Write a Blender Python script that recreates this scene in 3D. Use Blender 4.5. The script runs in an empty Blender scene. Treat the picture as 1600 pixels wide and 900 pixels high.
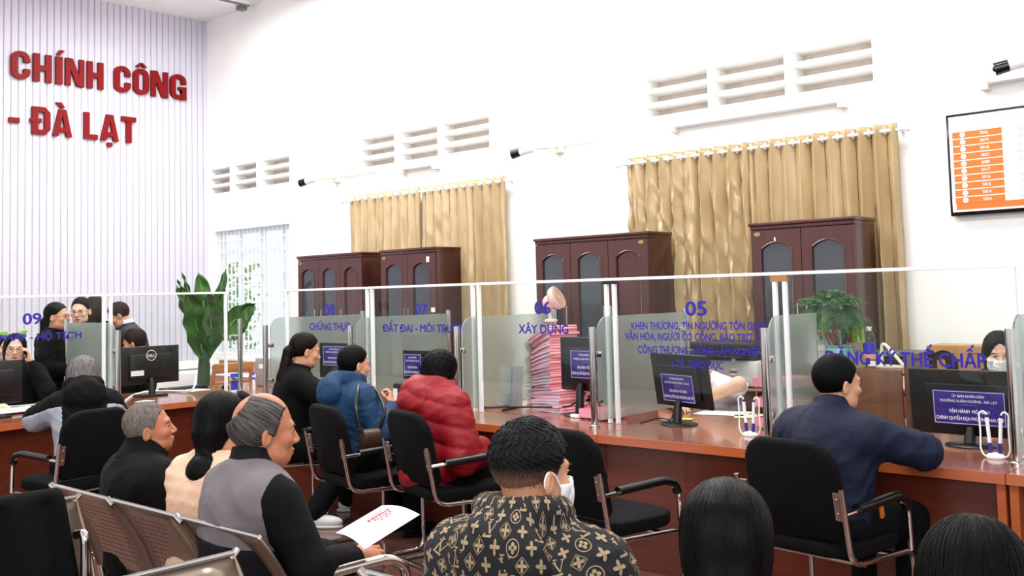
import bpy, bmesh, math, random
import numpy as np
from mathutils import Vector, Matrix, Euler
random.seed(7); rng = np.random.default_rng(7)
S = bpy.context.scene
COL = S.collection
# ---------------------------------------------------------------- camera (calibrated: back wall at Y=8, counter front Y=4.65)
FPX, CXP, CYP, CAMH = 1568.98, 800.0, 359.27, 1.58
_yaw, _pitch, _roll = -0.738006, 0.0626819, -0.025611
def _cam_axes():
    cy, sy = math.cos(_yaw), math.sin(_yaw); cp, sp = math.cos(_pitch), math.sin(_pitch); cr, sr = math.cos(_roll), math.sin(_roll)
    f = Vector((sy*cp, cy*cp, sp)); r = Vector((cy, -sy, 0)); u = r.cross(f)
    return cr*r + sr*u, -sr*r + cr*u, f
CR, CU, CF = _cam_axes()
cam = bpy.data.cameras.new('camera'); cam_ob = bpy.data.objects.new('camera', cam); COL.objects.link(cam_ob)
cam.sensor_width = 36.0; cam.lens = 36.0*FPX/1600.0; cam.shift_y = (CYP-450.0)/1600.0; cam.clip_start = 0.05; cam.clip_end = 200
cam_ob.matrix_world = Matrix(((CR.x, CU.x, -CF.x, 0), (CR.y, CU.y, -CF.y, 0), (CR.z, CU.z, -CF.z, CAMH), (0, 0, 0, 1)))
S.camera = cam_ob
S.cycles.transparent_max_bounces = 40; S.cycles.max_bounces = 14; S.cycles.transmission_bounces = 14
OC = Vector((0, 0, CAMH))
def ray(x, y): return CR*((x-CXP)/FPX) - CU*((y-CYP)/FPX) + CF
def PZ(x, y, z): d = ray(x, y); return OC + d*((z-CAMH)/d.z)      # point of the photo on the level z
def PY(x, y, Y): d = ray(x, y); return OC + d*(Y/d.y)             # on the plane Y
def PX(x, y, X): d = ray(x, y); return OC + d*(X/d.x)             # on the plane X
def PD(x, y, D): return OC + ray(x, y)*D
# ---------------------------------------------------------------- light
S.view_settings.view_transform = 'Standard'; S.view_settings.look = 'None'; S.view_settings.gamma = 1.0
S.view_settings.use_curve_mapping = False; S.view_settings.exposure = EXPOSURE = 0.0
w = bpy.data.worlds.new('overcast_sky'); S.world = w; w.use_nodes = True
wb = w.node_tree.nodes['Background']; wb.inputs[0].default_value = (0.93, 0.96, 1.0, 1); wb.inputs[1].default_value = 1.15
def area_light(name, loc, sx, sy, power, color=(1, 1, 1), rot=(0, 0, 0)):
    l = bpy.data.lights.new(name, 'AREA'); l.shape = 'RECTANGLE'; l.size = sx; l.size_y = sy; l.energy = power; l.color = color
    o = bpy.data.objects.new(name, l); COL.objects.link(o); o.location = loc; o.rotation_euler = rot
    return o
# rows of ceiling tube lamps hang over the hall
for i, (x, y) in enumerate([(-3.2, 6.2), (-7.2, 6.2), (-10.4, 6.2), (-1.2, 2.2), (-5.2, 2.2), (-9.0, 2.2)]):
    area_light('ceiling_lamp_light', (x, y, 5.6), 2.6, 1.0, 165, (1.0, 0.985, 0.96))
# daylight from the tall windows behind the visitors
area_light('daylight_from_windows', (1.5, -3.2, 3.6), 5.0, 3.0, 230, (1.0, 0.99, 0.98), (math.radians(68), 0, math.radians(38)))
# ---------------------------------------------------------------- materials
def lin(c): return tuple(((v/255.0+0.055)/1.055)**2.4 if v > 10.3 else v/255.0/12.92 for v in c)
MATS = {}
def mat(name, rgb, rough=0.5, metal=0.0, var=0.0, vscale=8.0, bump=0.0, bscale=40.0, stretch=None, spec=None, coat=0.0, rgb2=None, sheen=0.0, emit=None, trans=None):
    if name in MATS: return MATS[name]
    m = bpy.data.materials.new(name); m.use_nodes = True; nt = m.node_tree; b = nt.nodes['Principled BSDF']
    c = lin(rgb)
    b.inputs['Base Color'].default_value = (*c, 1); b.inputs['Roughness'].default_value = rough; b.inputs['Metallic'].default_value = metal
    if spec is not None: b.inputs['Specular IOR Level'].default_value = spec
    if coat: b.inputs['Coat Weight'].default_value = coat; b.inputs['Coat Roughness'].default_value = 0.08
    if sheen: b.inputs['Sheen Weight'].default_value = sheen
    if emit: b.inputs['Emission Color'].default_value = (*lin(emit[0]), 1); b.inputs['Emission Strength'].default_value = emit[1]
    tc = nt.nodes.new('ShaderNodeTexCoord'); mp = nt.nodes.new('ShaderNodeMapping'); nt.links.new(tc.outputs['Object'], mp.inputs[0])
    if stretch: mp.inputs['Scale'].default_value = stretch
    if var or rgb2:
        n = nt.nodes.new('ShaderNodeTexNoise'); n.inputs['Scale'].default_value = vscale; n.inputs['Detail'].default_value = 5
        nt.links.new(mp.outputs[0], n.inputs['Vector'])
        r = nt.nodes.new('ShaderNodeValToRGB'); nt.links.new(n.outputs['Fac'], r.inputs[0]); nt.links.new(r.outputs[0], b.inputs['Base Color'])
        r.color_ramp.elements[0].position = 0.3; r.color_ramp.elements[1].position = 0.7
        if rgb2: r.color_ramp.elements[0].color = (*c, 1); r.color_ramp.elements[1].color = (*lin(rgb2), 1)
        else:
            r.color_ramp.elements[0].color = (*[max(0, v*(1-var)) for v in c], 1); r.color_ramp.elements[1].color = (*[min(1, v*(1+var)) for v in c], 1)
    if bump:
        n2 = nt.nodes.new('ShaderNodeTexNoise'); n2.inputs['Scale'].default_value = bscale; n2.inputs['Detail'].default_value = 4
        nt.links.new(mp.outputs[0], n2.inputs['Vector'])
        bp = nt.nodes.new('ShaderNodeBump'); bp.inputs['Strength'].default_value = bump; bp.inputs['Distance'].default_value = 0.01
        nt.links.new(n2.outputs['Fac'], bp.inputs['Height']); nt.links.new(bp.outputs[0], b.inputs['Normal'])
    MATS[name] = m; return m
def glass_mat(name, tint, gloss=1.0, frost=0.0, diff=(150, 170, 165), rough=0.3):
    """sheet glass: clear (or rough, partly diffusing) body with a Fresnel reflection on its outer faces"""
    if name in MATS: return MATS[name]
    m = bpy.data.materials.new(name); m.use_nodes = True; nt = m.node_tree; N = nt.nodes; L = nt.links
    N.remove(N['Principled BSDF']); out = N['Material Output']
    t = N.new('ShaderNodeBsdfTransparent'); t.inputs[0].default_value = (*tint, 1)
    g = N.new('ShaderNodeBsdfGlossy'); g.inputs['Roughness'].default_value = 0.02 if not frost else 0.25
    fr = N.new('ShaderNodeFresnel'); fr.inputs[0].default_value = 1.45
    mx = N.new('ShaderNodeMixShader'); base = t
    if frost:
        rf = N.new('ShaderNodeBsdfRefraction'); rf.inputs['Roughness'].default_value = rough; rf.inputs['IOR'].default_value = 1.1; rf.inputs[0].default_value = (*tint, 1)
        df = N.new('ShaderNodeBsdfDiffuse'); df.inputs[0].default_value = (*lin(diff), 1)
        tl = N.new('ShaderNodeBsdfTranslucent'); tl.inputs[0].default_value = (*lin(diff), 1)
        m1 = N.new('ShaderNodeMixShader'); m1.inputs[0].default_value = 0.5; L.new(df.outputs[0], m1.inputs[1]); L.new(tl.outputs[0], m1.inputs[2])
        m2 = N.new('ShaderNodeMixShader'); m2.inputs[0].default_value = frost; L.new(rf.outputs[0], m2.inputs[1]); L.new(m1.outputs[0], m2.inputs[2])
        base = m2
    geo = N.new('ShaderNodeNewGeometry'); inv = N.new('ShaderNodeMath'); inv.operation = 'SUBTRACT'; inv.inputs[0].default_value = gloss; L.new(geo.outputs['Backfacing'], inv.inputs[1]); inv.use_clamp = True
    mm = N.new('ShaderNodeMath'); mm.operation = 'MULTIPLY'; L.new(fr.outputs[0], mm.inputs[0]); L.new(inv.outputs[0], mm.inputs[1]); mm.use_clamp = True
    L.new(mm.outputs[0], mx.inputs[0]); L.new(base.outputs[0], mx.inputs[1]); L.new(g.outputs[0], mx.inputs[2]); L.new(mx.outputs[0], out.inputs[0])
    MATS[name] = m; return m
def wood(name, a, b, rough=0.35, axis='x', scale=6.0, coat=0.3):
    st = {'x': (0.6, 9, 9), 'y': (9, 0.6, 9), 'z': (9, 9, 0.6)}[axis]
    return mat(name, a, rough, 0, 0, scale/3, 0.04, 18, st, None, coat, b)
M = dict(
 white_wall=mat('white_wall_paint', (250, 249, 246), 0.85, var=0.02, vscale=1.2, bump=0.03, bscale=60),
 slat=mat('lavender_white_slats', (216, 213, 226), 0.55, var=0.02, vscale=3),
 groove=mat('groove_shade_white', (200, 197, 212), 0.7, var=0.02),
 ceil=mat('ceiling_paint', (243, 243, 243), 0.9, var=0.01),
 vent=mat('vent_shade_tint', (214, 200, 190), 0.9, var=0.08, vscale=9),  # slot backs coloured grey-pink to stand for the shade inside the vents
 red_letter=mat('red_acrylic', (132, 5, 12), 0.5, var=0.04, vscale=5, spec=0.2),
 counter_top=wood('counter_top_brown', (122, 74, 56), (138, 86, 66), 0.22, 'x', 5, 0.5),
 counter_edge=wood('counter_edge_orange', (160, 78, 38), (172, 88, 44), 0.3, 'x', 5, 0.3),
 counter_panel=wood('counter_panel_redbrown', (84, 32, 18), (100, 42, 24), 0.3, 'x', 7, 0.25),
 cabinet=wood('cabinet_mahogany', (62, 24, 20), (80, 32, 26), 0.28, 'z', 6, 0.35),
 cabinet_dark=wood('cabinet_mahogany_side', (52, 20, 18), (64, 26, 22), 0.3, 'z', 5, 0.3),
 oak=wood('chair_oak', (150, 104, 56), (176, 126, 74), 0.4, 'x', 5),
 brown_board=wood('brown_chipboard', (102, 66, 46), (120, 80, 56), 0.4, 'z', 6),
 steel=mat('polished_steel', (206, 204, 202), 0.16, 1.0, var=0.04, vscale=20),
 chrome=mat('chrome_tube', (200, 196, 192), 0.1, 1.0, var=0.05, vscale=15),
 white_metal=mat('white_aluminium', (246, 248, 250), 0.35, 0.0, var=0.01, spec=0.6),
 black_plastic=mat('black_plastic', (10, 10, 12), 0.42, var=0.15, vscale=12, bump=0.02, bscale=200),
 black_gloss=mat('black_gloss_plastic', (12, 12, 14), 0.15, var=0.1),
 black_fabric=mat('black_chair_fabric', (6, 6, 8), 0.85, var=0.2, vscale=60, bump=0.2, bscale=300, spec=0.15),
 black_pad=mat('black_arm_pad', (8, 8, 9), 0.35, var=0.1, bump=0.05, bscale=90),
 grey_plastic=mat('light_grey_plastic', (205, 204, 200), 0.5, var=0.03),
 white_plastic=mat('white_plastic', (240, 240, 240), 0.35, var=0.02),
 blue_ink=mat('violet_blue_vinyl', (42, 28, 152), 0.5, var=0.03, vscale=3),
 sign_blue=mat('sign_purple_blue', (52, 40, 132), 0.4, var=0.04, vscale=5),
 sign_white=mat('sign_white_print', (238, 238, 244), 0.5, var=0.01),
 paper=mat('white_paper', (240, 240, 238), 0.8, var=0.015, vscale=10),
 cream_paper=mat('cream_paper', (240, 226, 170), 0.8, var=0.02),
 yellow_paper=mat('yellow_sticky_note', (236, 226, 100), 0.8, var=0.02),
 pink=mat('pink_card_folder', (238, 160, 170), 0.7, var=0.06, vscale=9),
 pink_plastic=mat('pink_plastic', (240, 158, 176), 0.4, var=0.03),
 pale_pink=mat('pale_pink_plastic', (244, 200, 192), 0.4, var=0.02),
 page=mat('page_edges', (206, 204, 226), 0.85, var=0.12, vscale=30, stretch=(1, 1, 40)),
 curtain=mat('gold_satin_curtain', (184, 160, 120), 0.30, 0.2, var=0.07, vscale=6, bump=0.1, bscale=30, stretch=(3, 3, 0.6), spec=0.6),
 floor=mat('red_brown_tile', (98, 62, 54), 0.14, var=0.12, vscale=5, rgb2=(112, 74, 64), spec=0.6),
 granite=mat('red_granite', (150, 90, 78), 0.3, vscale=60, rgb2=(190, 126, 112)),
 dark_glass=mat('dark_cabinet_glass', (52, 54, 62), 0.05, var=0.1, vscale=2, spec=0.9),
 clear=glass_mat('clear_glass', (0.935, 0.95, 0.935), 0.9),
 frosted=glass_mat('frosted_glass', (0.90, 0.945, 0.925), 0.8, 0.32, (184, 196, 190), 0.30),
 bottle=glass_mat('clear_bottle_plastic', (0.95, 0.97, 0.97), 1.0),
 acrylic=glass_mat('milky_acrylic', (0.9, 0.92, 0.93), 0.8, 0.6, (200, 206, 210)),
 leaf=mat('banana_leaf_green', (34, 66, 28), 0.35, var=0.0, vscale=4, rgb2=(64, 108, 44), bump=0.1, bscale=12, spec=0.4),
 leaf_dark=mat('dark_stem_green', (44, 66, 44), 0.5, var=0.15),
 fern=mat('asparagus_fern_green', (44, 88, 48), 0.6, rgb2=(84, 132, 72), vscale=14),
 stem=mat('pink_brown_stem', (138, 98, 82), 0.7, var=0.15),
 teal=mat('teal_glaze', (120, 178, 182), 0.2, var=0.06, coat=0.4),
 lime=mat('lime_plastic', (170, 200, 50), 0.35, var=0.05),
 card=mat('brown_cardboard', (164, 120, 76), 0.85, var=0.05, vscale=6, bump=0.05),
 black_print=mat('black_print', (22, 20, 20), 0.8, var=0.05),
 orange=mat('screen_orange', (245, 104, 30), 0.5, var=0.01, emit=((245, 104, 30), 0.35)),
 screen=mat('screen_white', (236, 236, 246), 0.4, var=0.01, emit=((238, 238, 248), 0.5)),
 screen_text=mat('screen_grey_text', (120, 116, 160), 0.6, var=0.02),
 leather=mat('brown_patterned_leather', (62, 44, 34), 0.4, var=0.35, vscale=60),
 white_leather=mat('white_leather', (228, 222, 208), 0.45, var=0.03),
 outdoor_green=mat('outdoor_leaves', (120, 170, 80), 0.7, rgb2=(180, 214, 130), vscale=3),
 brass=mat('brass_plate', (176, 150, 90), 0.35, 0.8, var=0.05),
 label_red=mat('red_label', (200, 60, 54), 0.5, var=0.05),
)
def perforated():
    m = bpy.data.materials.new('perforated_steel'); m.use_nodes = True; nt = m.node_tree; N = nt.nodes; L = nt.links
    b = N['Principled BSDF']; b.inputs['Base Color'].default_value = (*lin((150, 136, 122)), 1); b.inputs['Metallic'].default_value = 0.85; b.inputs['Roughness'].default_value = 0.3
    tc = N.new('ShaderNodeTexCoord'); sx = N.new('ShaderNodeSeparateXYZ'); L.new(tc.outputs['UV'], sx.inputs[0])
    def mth(op, a, c=None):
        n = N.new('ShaderNodeMath'); n.operation = op
        for i, v in enumerate((a, c)):
            if v is None: continue
            if isinstance(v, (int, float)): n.inputs[i].default_value = v
            else: L.new(v, n.inputs[i])
        return n.outputs[0]
    p = 0.022
    fx = mth('SUBTRACT', mth('FRACT', mth('DIVIDE', sx.outputs[0], p)), 0.5); fz = mth('SUBTRACT', mth('FRACT', mth('DIVIDE', sx.outputs[1], p)), 0.5)
    d = mth('SQRT', mth('ADD', mth('MULTIPLY', fx, fx), mth('MULTIPLY', fz, fz)))
    hole = mth('LESS_THAN', d, 0.2)
    inx = mth('LESS_THAN', mth('ABSOLUTE', mth('SUBTRACT', sx.outputs[0], 0.24)), 0.165)
    inz = mth('LESS_THAN', mth('ABSOLUTE', mth('SUBTRACT', sx.outputs[1], 0.19)), 0.132)
    k = mth('MULTIPLY', hole, mth('MULTIPLY', inx, inz))
    tr = N.new('ShaderNodeBsdfTransparent'); mx = N.new('ShaderNodeMixShader')
    L.new(k, mx.inputs[0]); L.new(b.outputs[0], mx.inputs[1]); L.new(tr.outputs[0], mx.inputs[2]); L.new(mx.outputs[0], N['Material Output'].inputs[0])
    return m
M['perf'] = perforated()
def tile_floor():
    m = M['floor']; nt = m.node_tree; N = nt.nodes; L = nt.links; b = N['Principled BSDF']
    tc = N.new('ShaderNodeTexCoord'); br = N.new('ShaderNodeTexBrick'); L.new(tc.outputs['Object'], br.inputs['Vector'])
    br.offset = 0.0; br.inputs['Scale'].default_value = 1.0; br.inputs['Brick Width'].default_value = 0.5; br.inputs['Row Height'].default_value = 0.5; br.inputs['Mortar Size'].default_value = 0.004
    src = b.inputs['Base Color'].links[0].from_socket
    L.new(src, br.inputs['Color1']); L.new(src, br.inputs['Color2']); br.inputs['Mortar'].default_value = (*lin((92, 66, 58)), 1)
    L.new(br.outputs['Color'], b.inputs['Base Color'])
tile_floor()
# ---------------------------------------------------------------- mesh helpers
class MB:
    def __init__(s): s.bm = bmesh.new(); s.uv = None
    def face(s, pts, mi=0):
        f = s.bm.faces.new([s.bm.verts.new(p) for p in pts]); f.material_index = mi; return f
    def box(s, c, size, rot=None, bev=0.0, mi=0, seg=2):
        t = bmesh.new(); bmesh.ops.create_cube(t, size=1.0)
        for v in t.verts: v.co = Vector((v.co.x*size[0], v.co.y*size[1], v.co.z*size[2]))
        if bev: bmesh.ops.bevel(t, geom=t.edges[:], offset=min(bev, 0.45*min(size)), segments=seg, affect='EDGES', profile=0.5)
        m = Matrix.Translation(Vector(c)) @ (Euler(rot).to_matrix().to_4x4() if rot is not None and not isinstance(rot, Matrix) else (rot.to_4x4() if rot is not None else Matrix.Identity(4)))
        s.add(t, m, mi); return s
    def bx(s, x0, x1, y0, y1, z0, z1, bev=0.0, mi=0): return s.box(((x0+x1)/2, (y0+y1)/2, (z0+z1)/2), (abs(x1-x0), abs(y1-y0), abs(z1-z0)), None, bev, mi)
    def add(s, t, m=None, mi=0):
        if m is not None: t.transform(m)
        off = {}
        for v in t.verts: off[v] = s.bm.verts.new(v.co)
        for f in t.faces:
            try: g = s.bm.faces.new([off[v] for v in f.verts]); g.material_index = mi if mi is not None else f.material_index
            except ValueError: pass
        t.free(); return s
    def tube(s, pts, r, seg=8, closed=False, mi=0, flat=None):
        pts = [Vector(p) for p in pts]; n = len(pts); rings = []
        T = []
        for i in range(n):
            if closed: d = pts[(i+1) % n]-pts[i-1]
            else: d = pts[min(i+1, n-1)]-pts[max(i-1, 0)]
            T.append(d.normalized())
        up = Vector((0, 0, 1)) if abs(T[0].z) < 0.9 else Vector((1, 0, 0))
        a = T[0].cross(up).normalized()
        for i in range(n):
            a = (a - T[i]*a.dot(T[i])); a = a.normalized() if a.length > 1e-6 else T[i].orthogonal().normalized()
            b = T[i].cross(a); rr = r[i] if hasattr(r, '__len__') else r
            rings.append([s.bm.verts.new(pts[i]+a*(math.cos(k*2*math.pi/seg)*rr*(flat or 1))+b*(math.sin(k*2*math.pi/seg)*rr)) for k in range(seg)])
        m = n if closed else n-1
        for i in range(m):
            A, B = rings[i], rings[(i+1) % n]
            for k in range(seg):
                f = s.bm.faces.new((A[k], A[(k+1) % seg], B[(k+1) % seg], B[k])); f.material_index = mi
        if not closed:
            s.bm.faces.new(rings[0][::-1]).material_index = mi; s.bm.faces.new(rings[-1]).material_index = mi
        return s
    def cyl(s, p, q, r, r2=None, seg=20, mi=0): return s.tube([p, q], [r, r if r2 is None else r2], seg, mi=mi)
    def lathe(s, prof, c=(0, 0, 0), seg=28, mi=0, sy=1.0):
        rings = []
        for (r, z) in prof:
            rings.append([s.bm.verts.new((c[0]+r*math.cos(2*math.pi*k/seg), c[1]+sy*r*math.sin(2*math.pi*k/seg), c[2]+z)) for k in range(seg)])
        for A, B in zip(rings, rings[1:]):
            for k in range(seg): s.bm.faces.new((A[k], A[(k+1) % seg], B[(k+1) % seg], B[k])).material_index = mi
        if prof[0][0] > 1e-5: s.bm.faces.new(rings[0][::-1]).material_index = mi
        if prof[-1][0] > 1e-5: s.bm.faces.new(rings[-1]).material_index = mi
        return s
    def prism(s, poly, vec, mi=0):
        poly = [Vector(p) for p in poly]; vec = Vector(vec)
        a = [s.bm.verts.new(p) for p in poly]; b = [s.bm.verts.new(p+vec) for p in poly]; n = len(a)
        s.bm.faces.new(a[::-1]).material_index = mi; s.bm.faces.new(b).material_index = mi
        for i in range(n): s.bm.faces.new((a[i], a[(i+1) % n], b[(i+1) % n], b[i])).material_index = mi
        return s
    def grid(s, fn, nu, nv, mi=0, uvfn=None):
        V = [[s.bm.verts.new(fn(i/nu, j/nv)) for j in range(nv+1)] for i in range(nu+1)]
        for i in range(nu):
            for j in range(nv):
                f = s.bm.faces.new((V[i][j], V[i+1][j], V[i+1][j+1], V[i][j+1])); f.material_index = mi
                if uvfn:
                    if s.uv is None: s.uv = s.bm.loops.layers.uv.new('UVMap')
                    for lp, (a, b) in zip(f.loops, ((i, j), (i+1, j), (i+1, j+1), (i, j+1))): lp[s.uv].uv = uvfn(a/nu, b/nv)
        return s
    def ball(s, c, r, seg=16, mi=0):
        t = bmesh.new(); bmesh.ops.create_uvsphere(t, u_segments=seg, v_segments=max(6, seg*2//3), radius=1.0)
        rr = r if hasattr(r, '__len__') else (r, r, r)
        return s.add(t, Matrix.Translation(Vector(c)) @ Matrix.Diagonal((*rr, 1)), mi)
def fillet(pts, r, n=6):
    pts = [Vector(p) for p in pts]; out = [pts[0]]
    for i in range(1, len(pts)-1):
        p, a, b = pts[i], pts[i-1], pts[i+1]; da, db = (a-p), (b-p); t = min(r, da.length*0.48, db.length*0.48)
        A = p+da.normalized()*t; B = p+db.normalized()*t
        for k in range(n+1):
            u = k/n; out.append(A*(1-u)**2 + p*2*u*(1-u) + B*u*u)
    out.append(pts[-1]); return out
def link(name, me, parent=None):
    o = bpy.data.objects.new(name, me); COL.objects.link(o)
    if parent is not None: o.parent = parent
    return o
def obj(name, mb, mt, parent=None, smooth=True, angle=35, solid=0.0, recalc=True):
    """mesh in the parent's own frame"""
    bm = mb.bm
    if recalc: bmesh.ops.recalc_face_normals(bm, faces=bm.faces[:])
    me = bpy.data.meshes.new(name); bm.to_mesh(me); bm.free()
    for m_ in (mt if isinstance(mt, (list, tuple)) else [mt]): me.materials.append(m_)
    if smooth:
        me.polygons.foreach_set('use_smooth', [True]*len(me.polygons))
        try: me.set_sharp_from_angle(angle=math.radians(angle))
        except Exception: pass
    o = link(name, me, parent)
    if solid:
        md = o.modifiers.new('thickness', 'SOLIDIFY'); md.thickness = solid; md.offset = 0
    return o
def wobj(name, mb, mt, parent, **k):
    """mesh given in world coordinates, stored in the parent's frame"""
    mb.bm.transform(parent.matrix_basis.inverted()); return obj(name, mb, mt, parent, **k)
def thing(name, label, cat, loc=(0, 0, 0), rz=0.0, group=None):
    o = bpy.data.objects.new(name, None); COL.objects.link(o); o.empty_display_size = 0.1
    o.matrix_basis = Matrix.Translation(Vector(loc)) @ Matrix.Rotation(rz, 4, 'Z')
    o['label'] = label; o['category'] = cat
    if group: o['group'] = group
    return o
def tag(o, label, cat, group=None, kind=None):
    o['label'] = label; o['category'] = cat
    if group: o['group'] = group
    if kind: o['kind'] = kind
    return o
def struct(name, mb, mt, **k):
    o = obj(name, mb, mt, **k); o['kind'] = 'structure'; return o
def dup(root, loc, rz, label, group=None):
    r = root.copy(); COL.objects.link(r); r.matrix_basis = Matrix.Translation(Vector(loc)) @ Matrix.Rotation(rz, 4, 'Z'); r['label'] = label
    if group: r['group'] = group
    def rec(a, b):
        for ch in list(a.children):
            c = ch.copy(); COL.objects.link(c); c.parent = b; rec(ch, c)
    rec(root, r); return r
def lettering(name, lines, mt, parent, O, R, U, width=None, bold=0.012, extrude=0.001, squash=None, align='LEFT', gap=1.0):
    """lines: list of (text, x, y, height, fit_width or None) in the plane O + R*x + U*y; one mesh. N = R x U faces the reader"""
    O, R, U = Vector(O), Vector(R).normalized(), Vector(U).normalized(); Nn = R.cross(U)
    bm = bmesh.new()
    def adv(s_):
        c = bpy.data.curves.new('t', 'FONT'); c.size = 1.0; xs = []
        for q in (s_+'I', 'I'):
            c.body = q; to = bpy.data.objects.new('t', c); me = bpy.data.meshes.new_from_object(to); xs.append(max(v.co.x for v in me.vertices)); bpy.data.objects.remove(to); bpy.data.meshes.remove(me)
        bpy.data.curves.remove(c); return xs[0]-xs[1]
    for (txt, x, y, hgt, fw) in lines:
        HO = {'Ơ': 'O', 'Ờ': 'Ò', 'Ỡ': 'Õ', 'Ợ': 'Ọ', 'Ớ': 'Ó'}; pl = ''.join(HO.get(ch, 'D' if ch == 'Đ' else ch) for ch in txt)
        bars = [adv(pl[:i]) if i else 0.0 for i, ch in enumerate(txt) if ch == 'Đ']; horns = [adv(pl[:i+1]) for i, ch in enumerate(txt) if ch in HO]; txt = pl
        c = bpy.data.curves.new('t', 'FONT'); c.body = txt; c.size = 1.0; c.offset = 0.0; c.resolution_u = 3; c.extrude = 0.0
        to = bpy.data.objects.new('t', c); me = bpy.data.meshes.new_from_object(to)
        if bars or horns:
            tb = bmesh.new(); tb.from_mesh(me)
            for b0 in horns: tb.faces.new([tb.verts.new((b0+q[0], q[1], 0.0)) for q in ((-0.17, 0.60), (-0.10, 0.54), (0.03, 0.66), (0.03, 0.80), (-0.05, 0.80), (-0.05, 0.70))])
            for b0 in bars: tb.faces.new([tb.verts.new((b0+q[0], q[1], 0.0)) for q in ((-0.01-bold, 0.33-bold*.5), (0.33, 0.33-bold*.5), (0.33, 0.41+bold*.5), (-0.01-bold, 0.41+bold*.5))])
            tb.to_mesh(me); tb.free()
        co = np.array([v.co[:] for v in me.vertices]); x0, x1 = co[:, 0].min(), co[:, 0].max()
        sy = hgt/0.73; sx = sy if fw is None else fw/(x1-x0); k_ = bold*0.8
        for (dx, dy, dz) in ((0, 0, 0), (k_, 0, 2e-5), (-k_, 0, 4e-5), (0, k_*0.8, 6e-5), (0, -k_*0.8, 8e-5)) if bold > 0.004 else ((0, 0, 0),):
            Mx = Matrix(((R.x*sx, U.x*sy, Nn.x, 0), (R.y*sx, U.y*sy, Nn.y, 0), (R.z*sx, U.z*sy, Nn.z, 0), (0, 0, 0, 1)))
            Mx.translation = O + R*x + U*y - R*(x0*sx if align == 'LEFT' else (x0+x1)/2*sx) + R*dx*sx + U*dy*sy + Nn*dz
            m2 = me.copy(); m2.transform(Mx); bm.from_mesh(m2); bpy.data.meshes.remove(m2)
        bpy.data.objects.remove(to); bpy.data.curves.remove(c); bpy.data.meshes.remove(me)
    if False:
        r = bmesh.ops.extrude_face_region(bm, geom=bm.faces[:])
        vs = [e for e in r['geom'] if isinstance(e, bmesh.types.BMVert)]
        bmesh.ops.translate(bm, verts=vs, vec=Nn*extrude)
    me = bpy.data.meshes.new(name)
    if parent is not None: bm.transform(parent.matrix_basis.inverted())
    bm.to_mesh(me); bm.free(); me.materials.append(mt); return link(name, me, parent)
Z = Vector((0, 0, 1)); XA = Vector((1, 0, 0)); YA = Vector((0, 1, 0))
YW = 8.0; XW = -13.4; ZC = 5.78
# ================================================================ the setting
struct('floor', MB().bx(-16, 3.5, -3, 8.3, -0.1, 0.0), M['floor'])
struct('ceiling', MB().bx(-16, 3.5, -1.0, 8.3, ZC, ZC+0.1), M['ceil'])
def back_wall():
    holes = []     # x0,x1,z0,z1,kind
    for (xs, zt) in (([(-13.3, -12.80), (-12.66, -12.12), (-11.97, -11.33)], 3.52), ([(-9.81, -9.17), (-9.07, -8.41), (-8.33, -7.58)], 3.555), ([(-5.47, -4.80), (-4.72, -4.03), (-3.95, -3.25)], 3.595)):
        for (a, b) in xs:
            for k in range(3): holes.append((a, b, zt-0.135*k-0.092, zt-0.135*k, 'v'))
    holes.append((-13.22, -11.35, 0.82, 2.595, 'w'))
    xs = sorted(set([-13.6, 3.5] + [h[0] for h in holes] + [h[1] for h in holes])); zs = sorted(set([0, ZC] + [h[2] for h in holes] + [h[3] for h in holes]))
    mb = MB()
    def inh(x, z): return next((h for h in holes if h[0] < x < h[1] and h[2] < z < h[3]), None)
    for i in range(len(xs)-1):
        for j in range(len(zs)-1):
            if inh((xs[i]+xs[i+1])/2, (zs[j]+zs[j+1])/2): continue
            mb.face([(xs[i], YW, zs[j]), (xs[i+1], YW, zs[j]), (xs[i+1], YW, zs[j+1]), (xs[i], YW, zs[j+1])])
    d = 0.2
    for (a, b, z0, z1, k) in holes:
        y1 = YW+d; s0 = z0+(0.0 if k == 'w' else 0.02)
        for q in ([(a, YW, z0), (b, YW, z0), (b, y1, s0), (a, y1, s0)], [(a, YW, z1), (a, y1, z1), (b, y1, z1), (b, YW, z1)], [(a, YW, z0), (a, y1, s0), (a, y1, z1), (a, YW, z1)], [(b, YW, z0), (b, YW, z1), (b, y1, z1), (b, y1, s0)]): mb.face(q)
        if k == 'v': mb.face([(a, y1, s0), (b, y1, s0), (b, y1, z1), (a, y1, z1)], 1)
    o = struct('wall_back', mb, [M['white_wall'], M['vent']], smooth=False, recalc=False)
back_wall()
# slatted feature wall on the far left with its red raised letters
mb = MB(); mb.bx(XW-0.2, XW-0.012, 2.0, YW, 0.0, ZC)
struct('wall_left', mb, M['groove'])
mb = MB(); y = 2.6
while y < YW-0.02:
    mb.bx(XW-0.012, XW, y, min(y+0.078, YW), 0.72, ZC, 0.002); y += 0.092
struct('trim_1', mb, M['slat'])
mb = MB(); mb.bx(XW-0.03, XW+0.025, 2.0, YW-0.002, 0.60, 0.72, 0.006); struct('baseboard_left', mb, M['white_wall'])
mb = MB(); mb.bx(XW, XW+0.55, 2.0, YW-0.02, 0.0, 0.58, 0.01); struct('trim_2', mb, M['white_wall'])
# granite steps in the corner
for k, (x1, zt) in enumerate(((-11.55, 0.78), (-11.2, 0.60), (-10.85, 0.42), (-10.5, 0.24))):
    pass
st = MB(); sl = MB()
for k in range(4):
    z1 = 0.80-0.19*k; y0 = 7.50-0.16*k
    st.bx(-12.30, -11.05, y0, 7.98, z1-0.19, z1-0.03); sl.bx(-12.33, -11.0, y0-0.02, 7.98, z1-0.03, z1)
struct('trim_3', st, M['granite']); struct('trim_4', sl, M['white_wall'])
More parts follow.
